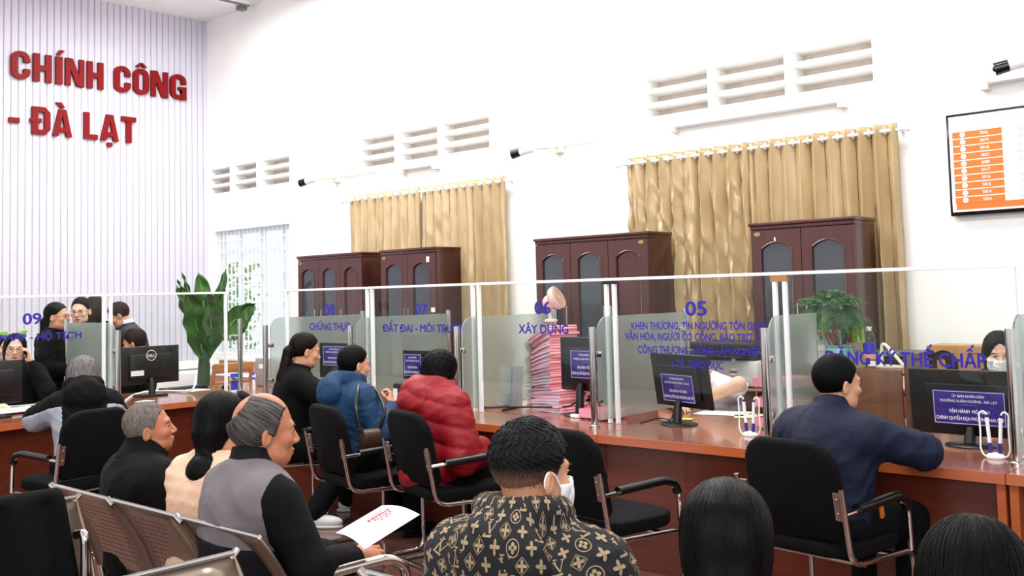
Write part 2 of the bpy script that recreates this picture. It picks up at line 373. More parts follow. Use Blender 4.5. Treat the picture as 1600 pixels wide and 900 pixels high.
# window with security bars
def win():
    fr = MB(); x0, x1, z0, z1 = -13.22, -11.35, 0.82, 2.595; y = 8.1
    for x in (-13.2, -12.68, -12.12, -11.61, -11.37): fr.bx(x-0.03, x+0.03, y-0.03, y+0.03, z0, z1)
    for z in (z0+0.03, 2.28, z1-0.03): fr.bx(x0, x1, y-0.025, y+0.025, z-0.03, z+0.03)
    wroot = struct('window_1', fr, mat('pale_blue_grey_frame', (222, 227, 235), 0.5, var=0.03))
    br = MB(); x = x0+0.06
    while x < x1: br.bx(x-0.007, x+0.007, y-0.06, y-0.045, z0, z1); x += 0.105
    for z in (1.15, 1.55, 1.95, 2.45): br.bx(x0, x1, y-0.058, y-0.046, z-0.008, z+0.008)
    b = obj('security_bars', br, mat('white_bars', (234, 238, 244), 0.5, var=0.02), wroot)
    gl = MB().bx(x0, x1, y-0.004, y+0.004, z0, z1); obj('pane', gl, M['clear'], wroot)
win()
# tree outside the window
t = thing('garden_tree', 'pale green leafy tree outside the far barred window', 'tree', (-15.75, 10.0, -0.5))
mb = MB().tube([(0, 0, 0), (0.05, 0, 1.0), (-0.05, 0, 1.9)], [0.07, 0.06, 0.03]); obj('trunk', mb, M['stem'], t)
mb = MB()
for i in range(520):
    p = Vector((random.gauss(0, 0.09), random.gauss(0, 0.2), random.uniform(0.7, 2.75))); d = Vector((random.uniform(-1, 1), random.uniform(-1, 1), random.uniform(-1, 0.4))).normalized(); e = d.orthogonal().normalized()
    L_ = random.uniform(0.08, 0.16); mb.face([p, p+d*L_*0.5+e*0.035, p+d*L_, p+d*L_*0.5-e*0.035])
obj('foliage', mb, M['outdoor_green'], t, smooth=False)
# red raised letters: heavy condensed capitals built from strokes, h = 1, w = width
def stroke_letter(ch, w):
    """list of convex outlines (x in 0..w, y in 0..1)"""
    s = 0.27*0.75 if w > 0.4 else w; R_ = lambda x0, x1, y0, y1: [(x0, y0), (x1, y0), (x1, y1), (x0, y1)]; out = []
    s = min(s, w)
    def bowl(a0, a1, n=7):     # thick rounded strokes of a tall oval
        ro = 0.24; pts = []
        for k in range(n+1):
            a = math.radians(a0+(a1-a0)*k/n); pts.append(a)
        for A, B in zip(pts, pts[1:]):
            q = []
            for (a, rx, ry) in ((A, w/2, ro), (B, w/2, ro), (B, w/2-s, ro-0.17), (A, w/2-s, ro-0.17)):
                cy = (1-ro) if math.sin((A+B)/2) > 0 else ro; q.append((w/2+rx*math.cos(a), cy+ry*math.sin(a)))
            out.append(q)
    if ch in 'CGÔO':
        bowl(0, 180); bowl(180, 360); out.append(R_(0, s, 0.24, 0.76))
        if ch in 'ÔO': out.append(R_(w-s, w, 0.24, 0.76))
        else:
            out.append(R_(w-s, w, 0.62, 0.76)); out.append(R_(w-s, w, 0.24, 0.38))
            if ch == 'G': out += [R_(w-s, w, 0.0, 0.50), R_(w*0.52, w, 0.38, 0.50)]
        if ch == 'Ô': out += [[(w*0.15, 1.06), (w*0.38, 1.06), (w*0.55, 1.22), (w*0.42, 1.22)], [(w*0.85, 1.06), (w*0.58, 1.22), (w*0.45, 1.22), (w*0.62, 1.06)]]
    elif ch == 'H': out += [R_(0, s, 0, 1), R_(w-s, w, 0, 1), R_(s, w-s, 0.41, 0.59)]
    elif ch == 'N': out += [R_(0, s*0.9, 0, 1), R_(w-s*0.9, w, 0, 1), [(s*0.1, 1), (s*1.25, 1), (w-s*0.1, 0), (w-s*1.25, 0)]]
    elif ch == 'Í': out += [R_(0, w, 0, 1), [(w*0.1, 1.06), (w*0.65, 1.06), (w*1.35, 1.24), (w*0.55, 1.24)]]
    elif ch == 'L': out += [R_(0, s, 0, 1), R_(s, w, 0, 0.18)]
    elif ch == 'T': out += [R_(w/2-s/2, w/2+s/2, 0, 0.82), R_(0, w, 0.82, 1)]
    elif ch == '-': out += [R_(0, w, 0.34, 0.52)]
    elif ch in 'ÀẠ':
        out += [[(0, 0), (s, 0), (w/2+s*0.2, 1), (w/2-s*0.62, 1)], [(w-s, 0), (w, 0), (w/2+s*0.62, 1), (w/2-s*0.2, 1)], R_(w*0.28, w*0.72, 0.17, 0.33)]
        if ch == 'À': out.append([(w*0.16, 1.24), (w*0.46, 1.24), (w*0.62, 1.06), (w*0.42, 1.06)])
        else: out.append(R_(w/2-s*0.45, w/2+s*0.45, -0.22, -0.07))
    elif ch == 'Đ':
        out += [R_(0, s, 0, 1), R_(w-s, w, 0.2, 0.8), R_(s, w*0.72, 0.83, 1), R_(s, w*0.72, 0, 0.17), [(w*0.72, 0), (w, 0.2), (w-s, 0.26), (w*0.6, 0.17)], [(w*0.72, 1), (w*0.6, 0.83), (w-s, 0.74), (w, 0.8)], R_(-s*0.35, w*0.5, 0.43, 0.57)]
    return out
def red_letters(spec, base, h, line):
    (x0, y0), (x1, y1) = base
    for (ch, a, b, lab) in spec:
        ya = y0+(y1-y0)*(a-x0)/(x1-x0); yb = y0+(y1-y0)*(b-x0)/(x1-x0); A = PX(a, ya, XW+0.03); B = PX(b, yb, XW+0.03); w_ = (B.y-A.y)/h
        mb = MB()
        for k, poly in enumerate(stroke_letter(ch, w_)): mb.prism([(0.001, x*h, z*h) for x, z in poly], (0.05+0.0007*k, 0, 0))
        o = obj('wall_letter', mb, M['red_letter'], None, smooth=False); o.location = (XW, A.y, (A.z+B.z)/2); tag(o, lab, 'letter', 'red letters on the slatted wall')
red_letters([('C', 17, 46, 'red raised letter C that starts the upper line on the slatted wall'), ('H', 52, 80, 'red raised H second in the upper line after the first C'), ('Í', 87, 97, 'red raised narrow I with acute accent in the upper line'), ('N', 102, 131, 'red raised N before the H that ends the first upper word'), ('H', 136, 161, 'red raised H that ends the first upper word'), ('C', 178, 203, 'red raised C that starts the second upper word'), ('Ô', 208, 232, 'red raised O with circumflex in the second upper word'), ('N', 236, 262, 'red raised N just left of the final G'), ('G', 266, 290, 'red raised G at the right end of the upper line')], ((17, 122), (290, 157)), 0.372, 0)
red_letters([('-', 14, 30, 'red raised hyphen at the start of the lower line'), ('Đ', 50, 78, 'red raised crossed D in the lower line'), ('À', 82, 112, 'red raised A with grave accent in the lower line'), ('L', 131, 152, 'red raised L starting the last word of the lower line'), ('Ạ', 157, 185, 'red raised A with a dot beneath it in the lower line'), ('T', 190, 212, 'red raised T ending the lower line')], ((50, 209), (212, 224)), 0.365, 1)
# ceiling lamp fitting at the top edge
t = thing('ceiling_light', 'slim white ceiling light fitting above the slatted wall corner', 'ceiling light', (-12.15, 7.5, 5.7))
obj('housing', MB().bx(-0.12, 0.12, -1.3, 0.35, 0.02, 0.079, 0.01), M['white_metal'], t); obj('trim_strip', MB().bx(0.1, 0.125, -1.3, 0.35, -0.005, 0.02), mat('grey_trim', (120, 120, 116), 0.5, var=0.05), t)
obj('bracket', MB().bx(-0.06, 0.06, 0.25, 0.36, -0.04, 0.02, 0.005), mat('grey_trim', (120, 120, 116)), t)
# batten lamps on the back wall
def batten(x0, x1, z, label):
    t = thing('batten_light', label, 'wall light', ((x0+x1)/2, YW, z), 0, None); h = (x1-x0)/2
    obj('housing', MB().bx(-h, h, -0.045, 0, -0.02, 0.03, 0.006), M['white_metal'], t); obj('tube', MB().cyl((-h+0.04, -0.07, -0.005), (h-0.04, -0.07, -0.005), 0.015), M['white_plastic'], t)
    for s in (-1, 1): obj('end_cap', MB().bx(s*h-0.03, s*h+0.03, -0.09, 0, -0.06, 0.035, 0.006), mat('cream_plastic', (238, 232, 210), 0.5, var=0.03), t)
batten(-5.15, -3.5, 3.10, 'long white batten lamp under the vents above the large gold curtains')
batten(-2.38, -0.9, 3.07, 'white batten lamp on the wall above the television')
batten(-8.98, -8.40, 3.09, 'short white batten lamp above the smaller gold curtains')
def cctv(x, z, label, dx):
    t = thing('security_camera', label, 'security camera', (x, YW, z))
    obj('mount', MB().bx(0.22, 0.34, -0.06, 0, -0.07, 0.09, 0.01).tube(fillet([(0.28, -0.05, 0), (0.28, -0.16, -0.02), (0.12, -0.2, -0.02)], 0.05), 0.018), mat('cream_plastic', (238, 232, 210)), t)
    b = obj('body', MB().tube([(0.10, -0.207, -0.018), (0.02, -0.235, -0.03), (-0.06, -0.26, -0.045)], [0.038, 0.042, 0.042], 14), M['white_plastic'], t)
    obj('lens_hood', MB().tube([(-0.05, -0.257, -0.04), (-0.14, -0.285, -0.06)], [0.046, 0.05], 14).ball((-0.13, -0.28, -0.055), 0.026, mi=0), M['black_gloss'], t)
    obj('conduit', MB().cyl((0.33, -0.015, 0.0), (dx, -0.015, 0.0), 0.008, seg=8), mat('cream_plastic', (238, 232, 210)), t)
cctv(-10.55, 3.12, 'black and white security camera left of the smaller gold curtains', 1.05)
cctv(-6.85, 3.08, 'security camera on the wall between the two curtained windows', 0.75)
cctv(-2.1, 3.17, 'white security camera on the wall above the television', 1.0)
# ---------------------------------------------------------------- television
def tv():
    x0, z0, z1, W = -2.674, 2.077, 2.858, 1.40; y = YW-0.06
    t = thing('television', 'wall mounted black framed screen listing orange queue numbers', 'television', (x0+W/2, YW, z0))
    h = z1-z0
    mb = MB(); mb.bx(-W/2, W/2, -0.07, -0.012, 0, h, 0.008); obj('housing', mb, M['black_gloss'], t)
    obj('wall_bracket', MB().bx(-0.3, 0.3, -0.015, 0, 0.15, h-0.15), M['black_plastic'], t)
    sc = MB().bx(-W/2+0.022, W/2-0.022, -0.075, -0.069, 0.03, h-0.022); s = obj('screen', sc, M['screen'], t)
    X = lambda u: -W/2+0.022+u*(W-0.044)
    rows = MB(); circ = MB(); txt = []; txt2 = []; nums = ['7042', '3079', '5018', '4051', '2080', '5017', '5016', '5015', '5014', '5004']; names = []
    zt = h-0.135; pitch = 0.0555
    for i, n in enumerate(nums):
        z = zt-pitch*(i+1)
        rows.bx(-W/2+0.045, -W/2+0.40, -0.0775, -0.0749, z, z+0.048)
        circ.cyl((-W/2+0.12, -0.0774, z+0.024), (-W/2+0.12, -0.0785, z+0.024), 0.02, seg=18)
        txt.append((n, -W/2+0.275, z+0.013, 0.023, None)); txt2.append((str(i+1), -W/2+0.12, z+0.014, 0.019, None)); names.append(('Quầy %d' % (i+1), -W/2+0.555, z+0.017, 0.024, None))
    rows.bx(-W/2+0.05, W/2-0.05, -0.0775, -0.0749, 0.045, 0.093); obj('number_rows', rows, M['orange'], s); obj('number_circles', circ, M['sign_white'], s)
    b = t.matrix_basis.translation
    lettering('numbers', txt, M['sign_white'], s, Vector((0, -0.0776, 0)), XA, Z, align='C', extrude=0.0006)
    lettering('row_numbers', txt2+names+[('SỐ THỨ TỰ', -W/2+0.24, h-0.115, 0.016, None), ('QUẦY GIAO DỊCH', -W/2+0.62, h-0.10, 0.016, None), ('SỐ', W/2-0.62, h-0.06, 0.022, None)], M['screen_text'], s, Vector((0, -0.0787, 0)), XA, Z, align='C', bold=0.0, extrude=0.0006)
tv()
# ---------------------------------------------------------------- curtains
def curtain(x0, x1, z1, z0, folds, label, crumple=0.0, seed=1, lean=0.0):
    r_ = random.Random(seed); y = 7.915; W = x1-x0
    t = thing('curtain', label, 'curtain', ((x0+x1)/2, y, z0))
    ph = [r_.uniform(-0.5, 0.5) for _ in range(folds*2+3)]; amps = [r_.uniform(0.7, 1.2) for _ in range(folds+2)]
    nu, nv = folds*14, 46
    sn = [(r_.uniform(3, 11), r_.uniform(2, 7), r_.uniform(0, 6)) for _ in range(9)]
    def fn(u, v):
        a = u*folds*2*math.pi; k = min(int(u*folds), folds); amp = 0.048*amps[k]
        lo = 1-v                                  # v=1 top
        w_ = math.sin(a + 0.5*ph[k]*lo + 0.35*math.sin(3*lo+ph[k]*5)*lo)
        shp = math.copysign(abs(w_)**0.9, w_)
        x = x0 + W*u + 0.25*W/folds*math.sin(2*a)*0.3 + lo*lean*math.sin(u*4+seed)
        yy = y + amp*shp*(0.85+0.3*lo)
        if crumple:
            for (fx, fz, p0) in sn: yy += crumple*0.006*math.sin(fx*u*9+fz*v*6+p0+2*math.sin(fz*v*3))*min(1, lo*6)
            x += crumple*0.008*math.sin(v*17+u*23)*min(1, lo*5)
        return Vector((x-(x0+x1)/2, yy-y, (z1-z0)*v + 0.02*math.sin(a*0.5)*0))
    mb = MB().grid(fn, nu, nv); obj('cloth', mb, M['curtain'], t, angle=180, solid=0.003)
    for k in range(folds):
        for dlt in (0.25, 0.75):
            u = (k+dlt)/folds; p = fn(u, 0.0); p.z = (z1-z0)-0.055
            g = MB(); sgn = 1
            c = Vector((x0+W*u-(x0+x1)/2, 0, p.z)); g.tube([c+Vector((0.0, math.cos(q)*0.027, math.sin(q)*0.027)) for q in [2*math.pi*i/14 for i in range(14)]], 0.0065, 6, True)
            if dlt == 0.25: pass
            gm = obj('grommet', g, M['white_plastic'], t); gm.location.x = 0
            gm.matrix_basis = Matrix.Translation(Vector((0, 0, 0)))
    return t
def rod(x0, x1, z, label):
    t = thing('curtain_rod', label, 'curtain rod', ((x0+x1)/2, 7.915, z)); h = (x1-x0)/2
    obj('pole', MB().cyl((-h, 0, 0), (h, 0, 0), 0.014), M['white_metal'], t)
    for s in (-1, 1):
        obj('finial', MB().ball((s*(h+0.02), 0, 0), 0.026), M['white_metal'], t); obj('bracket', MB().bx(s*(h-0.05)-0.012, s*(h-0.05)+0.012, -0.01, 0.084, -0.012, 0.012), M['white_metal'], t)
rod(-5.76, -2.98, 2.795, 'white rod carrying the two large gold curtain panels')
rod(-10.05, -7.2, 2.785, 'white rod carrying the two smaller gold curtain panels at left')
curtain(-5.67, -4.36, 2.85, 0.55, 9, 'crumpled gold satin curtain panel behind the three-door cabinet', 1.0, 3, 0.03)
curtain(-4.36, -3.04, 2.85, 0.55, 10, 'smooth gold satin curtain panel behind the two-door cabinet at right', 0.25, 5, 0.02)
curtain(-9.93, -8.63, 2.84, 0.55, 9, 'gold satin curtain panel at left above the far dark cabinets', 0.3, 8, 0.03)
curtain(-8.60, -7.28, 2.84, 0.55, 10, 'gold satin curtain panel right of the far dark cabinets', 0.35, 11, 0.03)
# ---------------------------------------------------------------- cabinets
def arch(x0, x1, z0, z1, rise, n=12):
    pts = [(x0, z0), (x1, z0), (x1, z1-rise)]
    for i in range(1, n):
        u = i/n; x = x1+(x0-x1)*u; pts.append((x, z1-rise+rise*math.sin(math.pi*u)**0.8))
    pts.append((x0, z1-rise)); return pts
CS = 7.45/7.55
def cabinet(x0, x1, doors, label, H=2.103, D=0.385, sticker=None):
    x0 *= CS; x1 *= CS; doors = [(a*CS, b*CS, k, h*CS) for a, b, k, h in doors]; sticker = [(a*CS, b, c, d) for a, b, c, d in (sticker or [])]
    t = thing('wooden_cabinet', label, 'cabinet', ((x0+x1)/2, 7.45, 0)); W = x1-x0; cx = (x0+x1)/2
    b = MB(); b.bx(-W/2, W/2, 0.022, D, 0.06, H-0.03, 0.003); b.bx(-W/2+0.02, W/2-0.02, 0.04, D-0.02, 0, 0.06); obj('carcass', b, M['cabinet_dark'], t)
    obj('cornice', MB().bx(-W/2-0.015, W/2+0.015, -0.015, D, H-0.03, H, 0.008).bx(-W/2-0.004, W/2+0.004, 0.0, D, H-0.06, H-0.03, 0.004), M['cabinet'], t)
    for (a, e, kind, hx) in doors:
        a -= cx; e -= cx
        for part, (z0, z1) in (('u', (0.82, H-0.065)), ('l', (0.08, 0.80))):
            d = MB(); w = e-a; m_ = min(0.11, w*0.2)
            ar = arch(a+m_, e-m_, z0+0.12, z1-0.10 if part == 'u' else z1-0.1, 0.06 if part == 'u' else 0.04)
            oy = 0.0; xl, xr, zb = a+m_, e-m_, z0+0.12; A0, E0 = a+0.003, e-0.003
            for q in ([(A0, z0), (xl, z0), (xl, z1), (A0, z1)], [(xr, z0), (E0, z0), (E0, z1), (xr, z1)], [(xl, z0), (xr, z0), (xr, zb), (xl, zb)]): d.face([(x, oy, z) for x, z in q])
            top = ar[2:]
            for p, q in zip(top, top[1:]): d.face([(p[0], oy, p[1]), (p[0], oy, z1), (q[0], oy, z1), (q[0], oy, q[1])])
            for p, q in zip(ar, ar[1:]+ar[:1]): d.face([(p[0], oy, p[1]), (q[0], oy, q[1]), (q[0], oy+0.02, q[1]), (p[0], oy+0.02, p[1])])
            oc = [(A0, z0), (E0, z0), (E0, z1), (A0, z1)]
            for p, q in zip(oc, oc[1:]+oc[:1]): d.face([(p[0], oy, p[1]), (p[0], oy+0.022, p[1]), (q[0], oy+0.022, q[1]), (q[0], oy, q[1])])
            do = obj('door', d, M['cabinet'], t, angle=20)
            g = MB(); g.face([(x, 0.014, z) for (x, z) in ar]); gl = kind == 'g' and part == 'u'
            obj('glass_pane' if gl else 'door_panel', g, M['dark_glass'] if gl else M['cabinet'], do, recalc=False)
            rim = MB().tube([(x, 0.0, z) for (x, z) in ar], 0.006, 6, True); obj('moulding', rim, M['cabinet'], do)
            if part == 'u' and hx is not None:
                x = hx-cx; hm = MB().cyl((x, -0.035, 1.22), (x, -0.035, 1.44), 0.007, seg=10)
                for z in (1.25, 1.41): hm.cyl((x, 0.0, z), (x, -0.035, z), 0.005, seg=8)
                obj('handle', hm, M['steel'], do)
    pl = MB().lathe([(0.0, 0), (0.03, 0), (0.03, 0.004), (0, 0.004)], seg=18); pl.bm.transform(Matrix.Rotation(math.pi/2, 4, 'X')); pl.bm.transform(Matrix.Diagonal((1, 1, 0.6, 1)))
    pl.bm.transform(Matrix.Translation(((W/2-0.07) if len(doors) == 3 and x0 > -7 else (-W/2+0.06), 0.0, H-0.095))); obj('brass_plate', pl, M['brass'], t)
    for (x, z, w2, h2) in (sticker or []): obj('paper_sticker', MB().bx(x-cx-w2/2, x-cx+w2/2, -0.004, -0.001, z-h2/2, z+h2/2), M['paper'], t)
    return t
cabinet(-6.56, -5.21, [(-6.56, -6.115, 'g', -6.15), (-6.115, -5.66, 'g', -5.70), (-5.66, -5.21, 'p', -5.62)], 'dark mahogany three-door cabinet in front of the crumpled gold curtain')
cabinet(-4.17, -3.275, [(-4.17, -3.722, 'g', -3.76), (-3.722, -3.275, 'g', -3.68)], 'dark mahogany two-door cabinet nearest the television', sticker=[(-3.95, 1.96, 0.012, 0.03)])
cabinet(-10.535, -9.27, [(-10.535, -10.11, 'g', -10.15), (-10.11, -9.68, 'g', -10.02), (-9.68, -9.27, 'p', -9.63)], 'farthest dark mahogany cabinet, three doors, left end under the curtains')
cabinet(-8.93, -8.01, [(-8.93, -8.47, 'g', -8.50), (-8.47, -8.01, 'g', -8.43)], 'dark mahogany two-door cabinet with white stickers beside the farthest cabinet', sticker=[(-8.13, 1.97, 0.045, 0.06), (-8.06, 1.42, 0.06, 0.05)])
# ================================================================ counters
def counter(poly, label, front, gables=()):
    """poly: outline of the top (counter-clockwise seen from above); front: list of (p,q) front runs with panels under them"""
    cx = sum(p[0] for p in poly)/len(poly); cy = sum(p[1] for p in poly)/len(poly)
    t = thing('counter', label, 'counter', (cx, cy, 0))
    wobj('worktop', MB().prism([(x, y, 0.715) for x, y in poly], (0, 0, 0.035)), M['counter_top'], t)
    for (p, q) in front:
        p, q = Vector((*p, 0)), Vector((*q, 0)); d = (q-p).normalized(); n = Vector((d.y, -d.x, 0))   # outward normal
        eb = MB().prism([p+n*0.012+Z*0.705, q+n*0.012+Z*0.705, q+n*0.012+Z*0.742, q+n*0.006+Z*0.7502, q-n*0.01+Z*0.7506, p-n*0.01+Z*0.7506, p+n*0.006+Z*0.7502, p+n*0.012+Z*0.742][:3]+[q+n*0.006+Z*0.7503, p+n*0.006+Z*0.7503, p+n*0.012+Z*0.742], -n*0.018)
        wobj('edge_band', eb, M['counter_edge'], t)
        a, b = p-n*0.075, q-n*0.075
        wobj('front_panel', MB().prism([a+Z*0.0, b+Z*0.0, b+Z*0.715, a+Z*0.715], -n*0.025), M['counter_panel'], t)
    for (x, y, x2, y2) in gables:
        wobj('gable', MB().bx(x-0.018, x+0.018, y, y2, 0, 0.715), M['counter_edge'], t)
    return t
CA = [(-7.3, 4.65), (-3.60, 4.65), (-3.60, 6.0), (-7.3, 6.0)]
counter([(-7.298, 4.65), (-3.602, 4.65), (-3.602, 6.0), (-7.298, 6.0)], 'long brown service counter under booths eight, seven and six', [((-7.298, 4.65), (-3.602, 4.65))], [(-3.63, 4.73, 0, 5.95)])
counter([(-3.598, 4.65), (-1.397, 4.65), (-1.397, 6.0), (-3.598, 6.0)], 'brown service counter under booth five and the navy jacketed man', [((-3.598, 4.65), (-1.397, 4.65))], [(-1.42, 4.655, 0, 5.95)])
counter([(-1.393, 4.65), (0.9, 4.65), (0.9, 6.0), (-1.393, 6.0)], 'brown counter at the right edge beyond the joint', [((-1.393, 4.65), (0.9, 4.65))], [(-1.368, 4.655, 0, 5.95)])
counter([(-8.9, 1.2), (-7.42, 1.2), (-7.42, 2.7), (-7.66, 3.7), (-7.66, 4.65), (-7.302, 4.65), (-7.302, 6.0), (-8.9, 6.0)], 'brown corner counter under booth nine at the left', [((-7.42, 1.2), (-7.42, 2.7)), ((-7.42, 2.7), (-7.66, 3.7)), ((-7.66, 3.7), (-7.66, 4.65)), ((-7.66, 4.65), (-7.302, 4.65))])
# ================================================================ glass partition
PXS = [-7.31, -6.17, -5.0, -3.814, -2.65, -1.42, -0.2]; YG = 5.1; ZB, ZT = 0.965, 1.64; XG = -8.12
t = thing('partition_rail', 'long white rail along the top of the glass over booths eight to five', 'rail', (-3.5, YG, ZT))
obj('rail', MB().bx(-3.88, 4.0, -0.012, 0.012, 0.0, 0.018, 0.003), M['white_metal'], t)
for x in (-3.814, -2.65): obj('joint_clip', MB().bx(x+3.5-0.05, x+3.5+0.05, -0.014, 0.014, -0.035 if x > -3 else -0.02, 0.0), M['card'] if x > -3 else M['black_plastic'], t)
t = thing('partition_rail', 'white rail along the top of the glass over booth nine', 'rail', (XG, 3.5, ZT))
obj('rail', MB().bx(-0.012, 0.012, -2.0, 1.55, 0.0, 0.018, 0.003), M['white_metal'], t)
def pane(x0, x1, label, texts, n):
    t = thing('glass_screen', label, 'glass screen', ((x0+x1)/2, YG, 0.75), 0)
    cx = (x0+x1)/2
    obj('pane', MB().bx(x0-cx+0.012, x1-cx-0.012, -0.004, 0.004, ZB-0.75, ZT-0.75), M['clear'], t)
    for s, x in ((1, x0), (-1, x1)):
        obj('edge_strip', MB().bx(x-cx+s*0.03-0.011, x-cx+s*0.03+0.011, -0.012, 0.012, 0.002, ZT-0.75-0.001), M['white_metal'], t)
    if texts:
        L_ = []
        for (txt, xl, yb, xr, yr, hp) in texts:
            a = PY(xl, yb, YG-0.005); b = PY(xr, yr, YG-0.005); h = PY(xl, yb, YG).z-PY(xl, yb+hp, YG).z
            L_.append((txt, a.x, (a.z+b.z)/2, h, abs(b.x-a.x)))
        lettering('lettering', L_, M['blue_ink'], t, Vector((0, YG-0.0055, 0)), XA, Z, bold=0.036, extrude=0.0006)
    return t
pane(PXS[0], PXS[1], 'clear glass screen lettered 08 over the woman in black', [('08', 507, 492, 523, 492, 17), ('CHỨNG THỰC', 484, 516, 547, 515, 11)], 8)
pane(PXS[1], PXS[2], 'clear glass screen lettered 07 above the woman in blue', [('07', 649, 492, 668, 491, 17), ('ĐẤT ĐAI - MÔI TRƯỜNG', 598, 519, 738, 519, 12)], 7)
pane(PXS[2], PXS[3], 'clear glass screen lettered 06 before the pink folders', [('06', 836, 491, 860, 490, 20), ('XÂY DỰNG', 811, 521, 888, 521, 14)], 6)
pane(PXS[3], PXS[4], 'clear glass screen lettered 05 with four lines of violet text', [('05', 1072, 494, 1104, 492, 23), ('KHEN THƯƠNG, TÍN NGƯỠNG TÔN GIÁO,', 987, 514, 1199, 516, 11.5), ('VĂN HÓA, NGƯỜI CÓ CÔNG, BẢO TRỢ XÃ HỘI,', 977, 532, 1222, 533, 11.5), ('CÔNG THƯƠNG, NÔNG LÂM NGHIỆP,', 997, 551, 1190, 557, 12), ('Y TẾ, GIÁO DỤC', 1048, 575, 1130, 576, 12)], 5)
pane(PXS[4], PXS[5], 'clear glass screen with large violet capitals beside the masked clerk', [('ĐĂNG KÝ THẾ CHẤP', 1288, 568, 1541, 575, 21)], 4)
pane(PXS[5], PXS[6], 'clear glass screen cut by the right edge of the picture', [], 3)
def pane_left(y0, y1, label, texts):
    cy = (y0+y1)/2; t = thing('glass_screen', label, 'glass screen', (XG, cy, 0.75))
    obj('pane', MB().bx(-0.004, 0.004, y0-cy+0.012, y1-cy-0.012, ZB-0.75, ZT-0.75), M['clear'], t)
    for s, y in ((1, y0), (-1, y1)): obj('edge_strip', MB().bx(-0.012, 0.012, y-cy+s*0.03-0.011, y-cy+s*0.03+0.011, 0.002, ZT-0.751), M['white_metal'], t)
    if texts:
        L_ = []
        for (txt, xl, yb, xr, yr, hp) in texts:
            a = PX(xl, yb, XG+0.005); b = PX(xr, yr, XG+0.005); h = PX(xl, yb, XG).z-PX(xl, yb+hp, XG).z
            L_.append((txt, a.y, (a.z+b.z)/2, h, abs(b.y-a.y)))
        lettering('lettering', L_, M['blue_ink'], t, Vector((XG+0.0055, 0, 0)), YA, Z, bold=0.036, extrude=0.0006)
pane_left(1.7, 3.91, 'clear glass screen lettered 09 in front of the standing women', [('09', 36, 507, 64, 506, 18), ('TƯ PHÁP - HỘ TỊCH', -32, 535, 127, 528, 11)])
pane_left(3.91, 5.05, 'clear glass screen between the elder and the large leafy plant', [])
def divider(x, y0, y1, label, along='y', toph=1.36, rear=True):
    """frosted sheet square to the counter with a short chrome post at its public end"""
    t = thing('frosted_divider', label, 'divider', (x, y0, 0.75), 0 if along == 'y' else math.pi/2)
    L_ = y1-y0; zt = 0.67; r = 0.10; pts = [(0, 0.05, 0.035), (0, L_, 0.035), (0, L_, zt)]
    for k in range(9):
        a = math.pi/2*k/8; pts.append((0, 0.05+r-r*math.sin(a), zt-r+r*math.cos(a)))
    obj('frosted_pane', MB().prism([(p[0]-0.005, p[1], p[2]) for p in pts], (0.01, 0, 0)), M['frosted'], t, smooth=False)
    po = obj('front_post', MB().cyl((0, 0, 0), (0, 0, toph-0.75), 0.022, seg=24).lathe([(0.036, 0), (0.036, 0.012), (0.024, 0.018)], seg=24), M['chrome'], t)
    for z in (0.14, 0.44): obj('clamp', MB().bx(-0.014, 0.014, 0.018, 0.075, z-0.018, z+0.018, 0.004), M['steel'], po)
    if rear:
        pr = obj('rear_post', MB().cyl((0, L_+0.024, 0), (0, L_+0.024, zt+0.03), 0.022, seg=24), M['chrome'], t)
        for z in (0.14, 0.55): obj('clamp', MB().bx(-0.014, 0.014, L_-0.04, L_+0.01, z-0.018, z+0.018, 0.004), M['steel'], pr)
    return t
divider(PXS[0], 4.9, 5.93, 'frosted glass divider with chrome posts left of the woman in black')
divider(PXS[1], 4.9, 5.93, 'frosted glass divider with chrome posts left of the woman in blue')
divider(PXS[2], 4.9, 5.93, 'frosted glass divider with chrome posts right behind the woman in red')
divider(PXS[3], 4.9, 5.93, 'frosted glass divider with chrome posts right of the pink folder stack')
divider(PXS[4], 4.9, 5.52, 'frosted glass divider left of the navy jacketed man', rear=False)
divider(PXS[5], 4.9, 5.93, 'frosted glass divider at the right edge beside the masked clerk')
divider(-7.93, 3.91, 3.91+0.93, 'frosted glass divider behind the grey haired elder', along='x')
t = thing('chrome_post', 'slim chrome post carrying the glass end beside the oak chair', 'post', (-7.98, 5.08, 0.75))
obj('post', MB().cyl((0, 0, 0), (0, 0, 0.66), 0.022, seg=24).lathe([(0.036, 0), (0.036, 0.012), (0.024, 0.018)], seg=24), M['chrome'], t)
for z in (0.12, 0.5): obj('clamp', MB().bx(-0.1, -0.015, -0.05, 0.0, z-0.016, z+0.016, 0.004), M['steel'], t)
